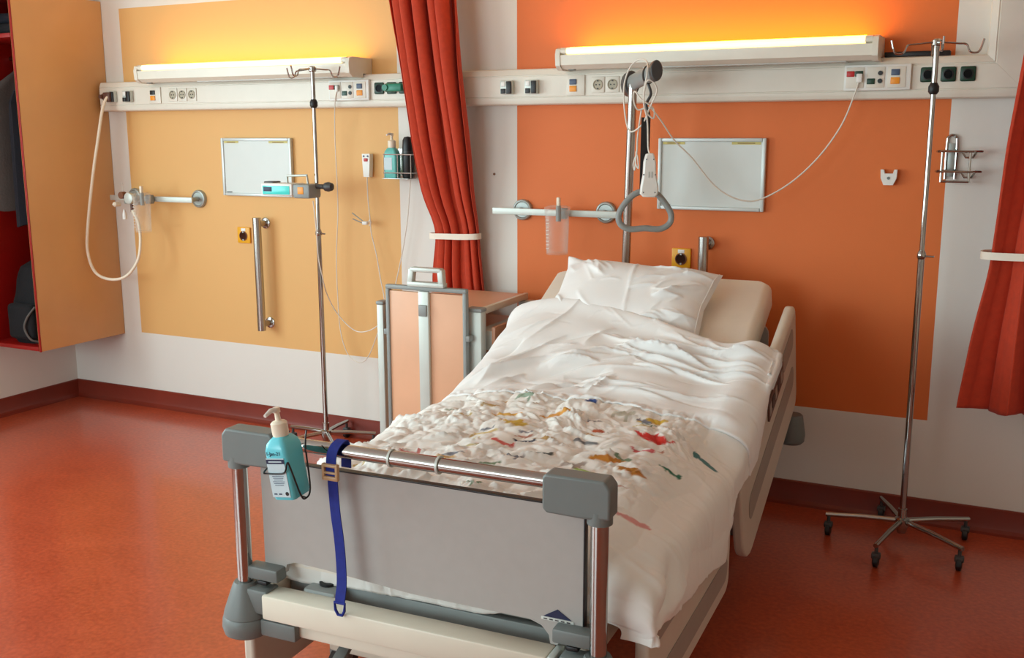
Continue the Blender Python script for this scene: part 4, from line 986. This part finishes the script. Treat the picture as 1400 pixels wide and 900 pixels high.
MB().ring_skin([oval(hk-dr_*.008, .024, .038), oval(hk+dr_*.008, .024, .038)]).done('strap_loop', 'black', tz)
GP = Vector((-1.345, -.47, 1.30))
sA = hk+Vector((0, 0, -.035)); sB = Vector((-1.345, -.47, 1.385))
rx_ = Vector((math.cos(yaw), math.sin(yaw), 0)); nv = Vector((math.sin(yaw), -math.cos(yaw), 0))
def ribbon(p, q, wdt, th, name, m, par):
    z_ = Vector((0, 0, 1)); mm = MB()
    rings = [[c+rx_*wdt*s1+nv*th*s2 for s1, s2 in ((-.5, -.5), (.5, -.5), (.5, .5), (-.5, .5))] for c in (p, q)]
    return mm.ring_skin(rings).done(name, m, par, smooth=False)
ribbon(sA+Vector((-.006, 0, -.13)), sB+Vector((-.008, 0, 0)), .036, .006, 'strap', 'black', tz)
MB().tube(smoothpath([sA+Vector((0, 0, .0)), sA+Vector((.012, 0, -.04)), sA+Vector((-.006, 0, -.08)), sA+Vector((.006, 0, -.12)), sA+Vector((0, 0, -.15))], 5), .006, 8).done('chain_link', 'dark_grey', tz)
gpts = [(0.0, .085), (.045, .075), (.085, .03), (.105, -.01), (.098, -.045), (.06, -.066), (0, -.063), (-.06, -.066), (-.098, -.048), (-.108, -.01), (-.085, .035), (-.045, .075)]
MB().tube(smoothpath([GP+rx_*p[0]+Vector((0, 0, p[1])) for p in gpts], 5, True), .0125, 14, closed=True).done('grip', 'mid_grey', tz)
# nurse call handset hung on the trapeze and its looped cable
t = thing('nurse_call', 'white nurse call handset dangling in front of the trapeze strap', 'handset')
HC = Vector((-1.318, -.505, 1.455))
def hpnt(p, d): return HC+rx_*p[0]+nv*d+Vector((0, 0, p[1]))
ho = [(-.018, .082), (.012, .085), (.022, .05), (.024, .0), (.034, -.05), (.032, -.078), (.02, -.09), (-.026, -.088), (-.038, -.076), (-.036, -.045), (-.028, .0), (-.026, .05)]
b = MB().prism(ho, lambda p: hpnt(p, .02), lambda p: hpnt(p, -.012)).done('body', 'white_plastic', t)
md = b.modifiers.new('round', 'BEVEL'); md.width = .006; md.segments = 2; md.limit_method = 'ANGLE'; md.angle_limit = math.radians(50)
for p in ((-.016, .06), (.012, .06), (-.026, 0), (.02, 0), (-.026, -.07), (.02, -.07)):
    MB().lathe([(.0028, 0), (.0028, .002), (.0005, .002)], hpnt(p, .019), 'y', 8).done('screw', 'dark_grey', t)
for dx in (-.006, .006): MB().tube([hpnt((dx, .012), .021), hpnt((dx, -.012), .021)], .0012, 6).done('rib', 'mid_grey', t)
q = lambda px, py, y: at(px, py, y)
loop = [hpnt((-.003, .08), .004), q(886, 200, -.5), q(885, 165, -.5), q(880, 140, -.52), q(884, 112, -.56), q(893, 112, -.55), q(898, 125, -.53), q(888, 148, -.5), q(878, 170, -.47), q(862, 180, -.45), q(855, 160, -.44), q(853, 120, -.44), q(860, 95, -.45), q(872, 82, -.46), q(884, 84, -.5), q(885, 100, -.56), q(880, 125, -.53), q(882, 150, -.5), q(893, 162, -.48), q(894, 150, -.48), q(886, 142, -.49), q(876, 135, -.5), q(868, 125, -.5), q(866, 135, -.48), q(872, 150, -.46), q(888, 147, -.45), q(903, 164, -.42), q(922, 192, -.36), q(946, 216, -.3), q(976, 253, -.22), q(1004, 271, -.18), q(1035, 274, -.15), q(1078, 252, -.12), q(1118, 216, -.11), q(1150, 172, -.105), q(1168, 130, -.105), q(1174, 112, -.108)]
MB().tube(smoothpath(loop, 6), .0032, 8).done('cable', 'white_cable', t)
MB().box(q(1175, 107, -.108), (.022, .024, .034), .003).done('wall_plug', 'white_plastic', t)
cable('spare_cable', [q(877, 150, -.44), q(872, 185, -.43), q(871, 205, -.43), q(869, 222, -.43), q(873, 230, -.43), q(871, 212, -.43), q(866, 224, -.43), q(868, 232, -.43), q(870, 207, -.43)], 'short bundled white cord hanging beside the trapeze pole', .0032)

# ------------------------------------------------------------------ things on the footboard
def bl(u, v, z): return BO+Vector((u*math.cos(BR)-v*math.sin(BR), u*math.sin(BR)+v*math.cos(BR), z))
# wire bottle holder and bottle
Rm = Matrix.Rotation(math.radians(-26), 3, 'Z')
rotb = Matrix.Rotation(yaw, 3, 'Z') @ Matrix.Rotation(math.radians(9), 3, 'Y') @ Matrix.Rotation(math.radians(14), 3, 'Z')
rotb = Matrix.Rotation(yaw, 3, 'Z') @ Matrix.Rotation(math.radians(-8), 3, 'Y') @ Matrix.Rotation(math.radians(-24), 3, 'Z')
bb = pump_bottle('disinfectant_bottle', 'bright cyan pump bottle with label hanging on the footboard', 'cyan_bottle', bl(-.262, -.085, .752), .064, .074, .155, rotb, .8)
MB().box((-.002, -0.0374, .058), (.052, .001, .098), 0).done('label', 'label_pale', bb, smooth=False)
MB().box((-.002, -0.0382, .099), (.052, .001, .011), 0).done('label_band', 'navy_print', bb, smooth=False)
MB().box((-.002, -0.0389, .099), (.038, .0004, .003), 0).done('label_print', 'label_pale', bb, smooth=False)
for i in range(6): MB().box((-.002, -0.0382, .062-i*.0045), (.034-.004*(i % 3), .0006, .0013), 0).done('label_print', 'blue_grey', bb, smooth=False)
MB().lathe([(.005, 0), (.005, .0008)], (.016, -0.0379, .018), 'y', 12).done('label_spot', 'black', bb)
for dx in (-.018, -.004): MB().box((dx, -0.0382, .017), (.009, .0006, .003), 0).done('label_print', 'navy_print', bb, smooth=False)
text_mesh('handwriting', '1-Jan-21', .013, 'navy_print', bb, Matrix.Translation((-.004, -0.0376, .118)) @ Matrix.Rotation(PI/2, 4, 'X'))
t = thing('wire_bottle_holder', 'thin dark wire holder carrying the cyan bottle on the footboard', 'wire holder', bl(-.262, -.085, .752)); t.matrix_world = Matrix.Translation(bl(-.262, -.085, .752)) @ rotb.to_4x4()
k_ = .0385
MB().tube(smoothpath([(-k_, .03, .09), (-k_, -k_, .075), (-k_+.01, -k_-.002, .07), (.012, -k_-.002, .07), (.026, -k_-.002, .078), (.034, -k_-.002, .095), (k_, -k_, .09), (k_+.002, -.02, .01), (k_+.002, -.005, -.006), (k_+.002, .02, .01), (k_+.002, .03, .1)], 5), .0022, 8).done('front_wire', 'black', t)
MB().tube([(-.03, .03, -.005), (k_, .0, -.006)], .0022, 8).done('base_wire', 'black', t)
MB().tube(smoothpath([(-k_, .03, .09), (-.03, .045, .13), (-.02, .06, .145)], 5), .0022, 8).done('rail_hook', 'black', t)
MB().tube(smoothpath([(k_, .03, .1), (.035, .045, .13), (.03, .06, .145)], 5), .0022, 8).done('rail_hook', 'black', t)
# blue strap
t = thing('strap', 'dark blue strap with beige buckle hanging over the footboard rail', 'strap', BO, BR)
sp_ = [(-.178, .026, .80), (-.176, .024, .85), (-.174, .012, .8745), (-.174, -.006, .876), (-.177, -.02, .868), (-.182, -.0285, .85), (-.184, -.031, .82), (-.182, -.03, .79), (-.181, -.028, .74), (-.176, -.03, .69), (-.17, -.03, .64), (-.166, -.03, .58), (-.163, -.034, .52), (-.165, -.04, .48), (-.166, -.041, .466)]
pts = smoothpath(sp_, 5); rings = []
for i, p in enumerate(pts):
    tg_ = (pts[min(i+1, len(pts)-1)]-pts[max(i-1, 0)]).normalized(); sx_ = Vector((1, 0, 0)); nn_ = sx_.cross(tg_).normalized()
    wd = .014 if i > 4 else .014
    rings.append([p+sx_*wd*a+nn_*.0015*b for a, b in ((-1, -1), (1, -1), (1, 1), (-1, 1))])
MB().ring_skin(rings).done('webbing', 'blue_strap', t, ang=60)
bk = MB().box((-.183, -.036, .79), (.045, .012, .011), .003); bk.box((-.183, -.036, .822), (.045, .012, .008), .003); bk.box((-.183, -.036, .804), (.04, .01, .006), .002)
for dx in (-.019, .019): bk.box((-.183+dx, -.036, .806), (.008, .012, .043), .003)
bk.done('buckle', 'beige_plastic', t)
MB().box((-.183, -.033, .806), (.028, .004, .03)).done('buckle_webbing', 'blue_strap', t, smooth=False)
en = MB()
en.tube([(-.181, -.042, .468), (-.151, -.042, .468), (-.153, -.042, .448), (-.16, -.042, .436), (-.172, -.042, .436), (-.179, -.042, .448)], .0038, 8, closed=True)
en.done('end_ring', 'blue_strap', t)
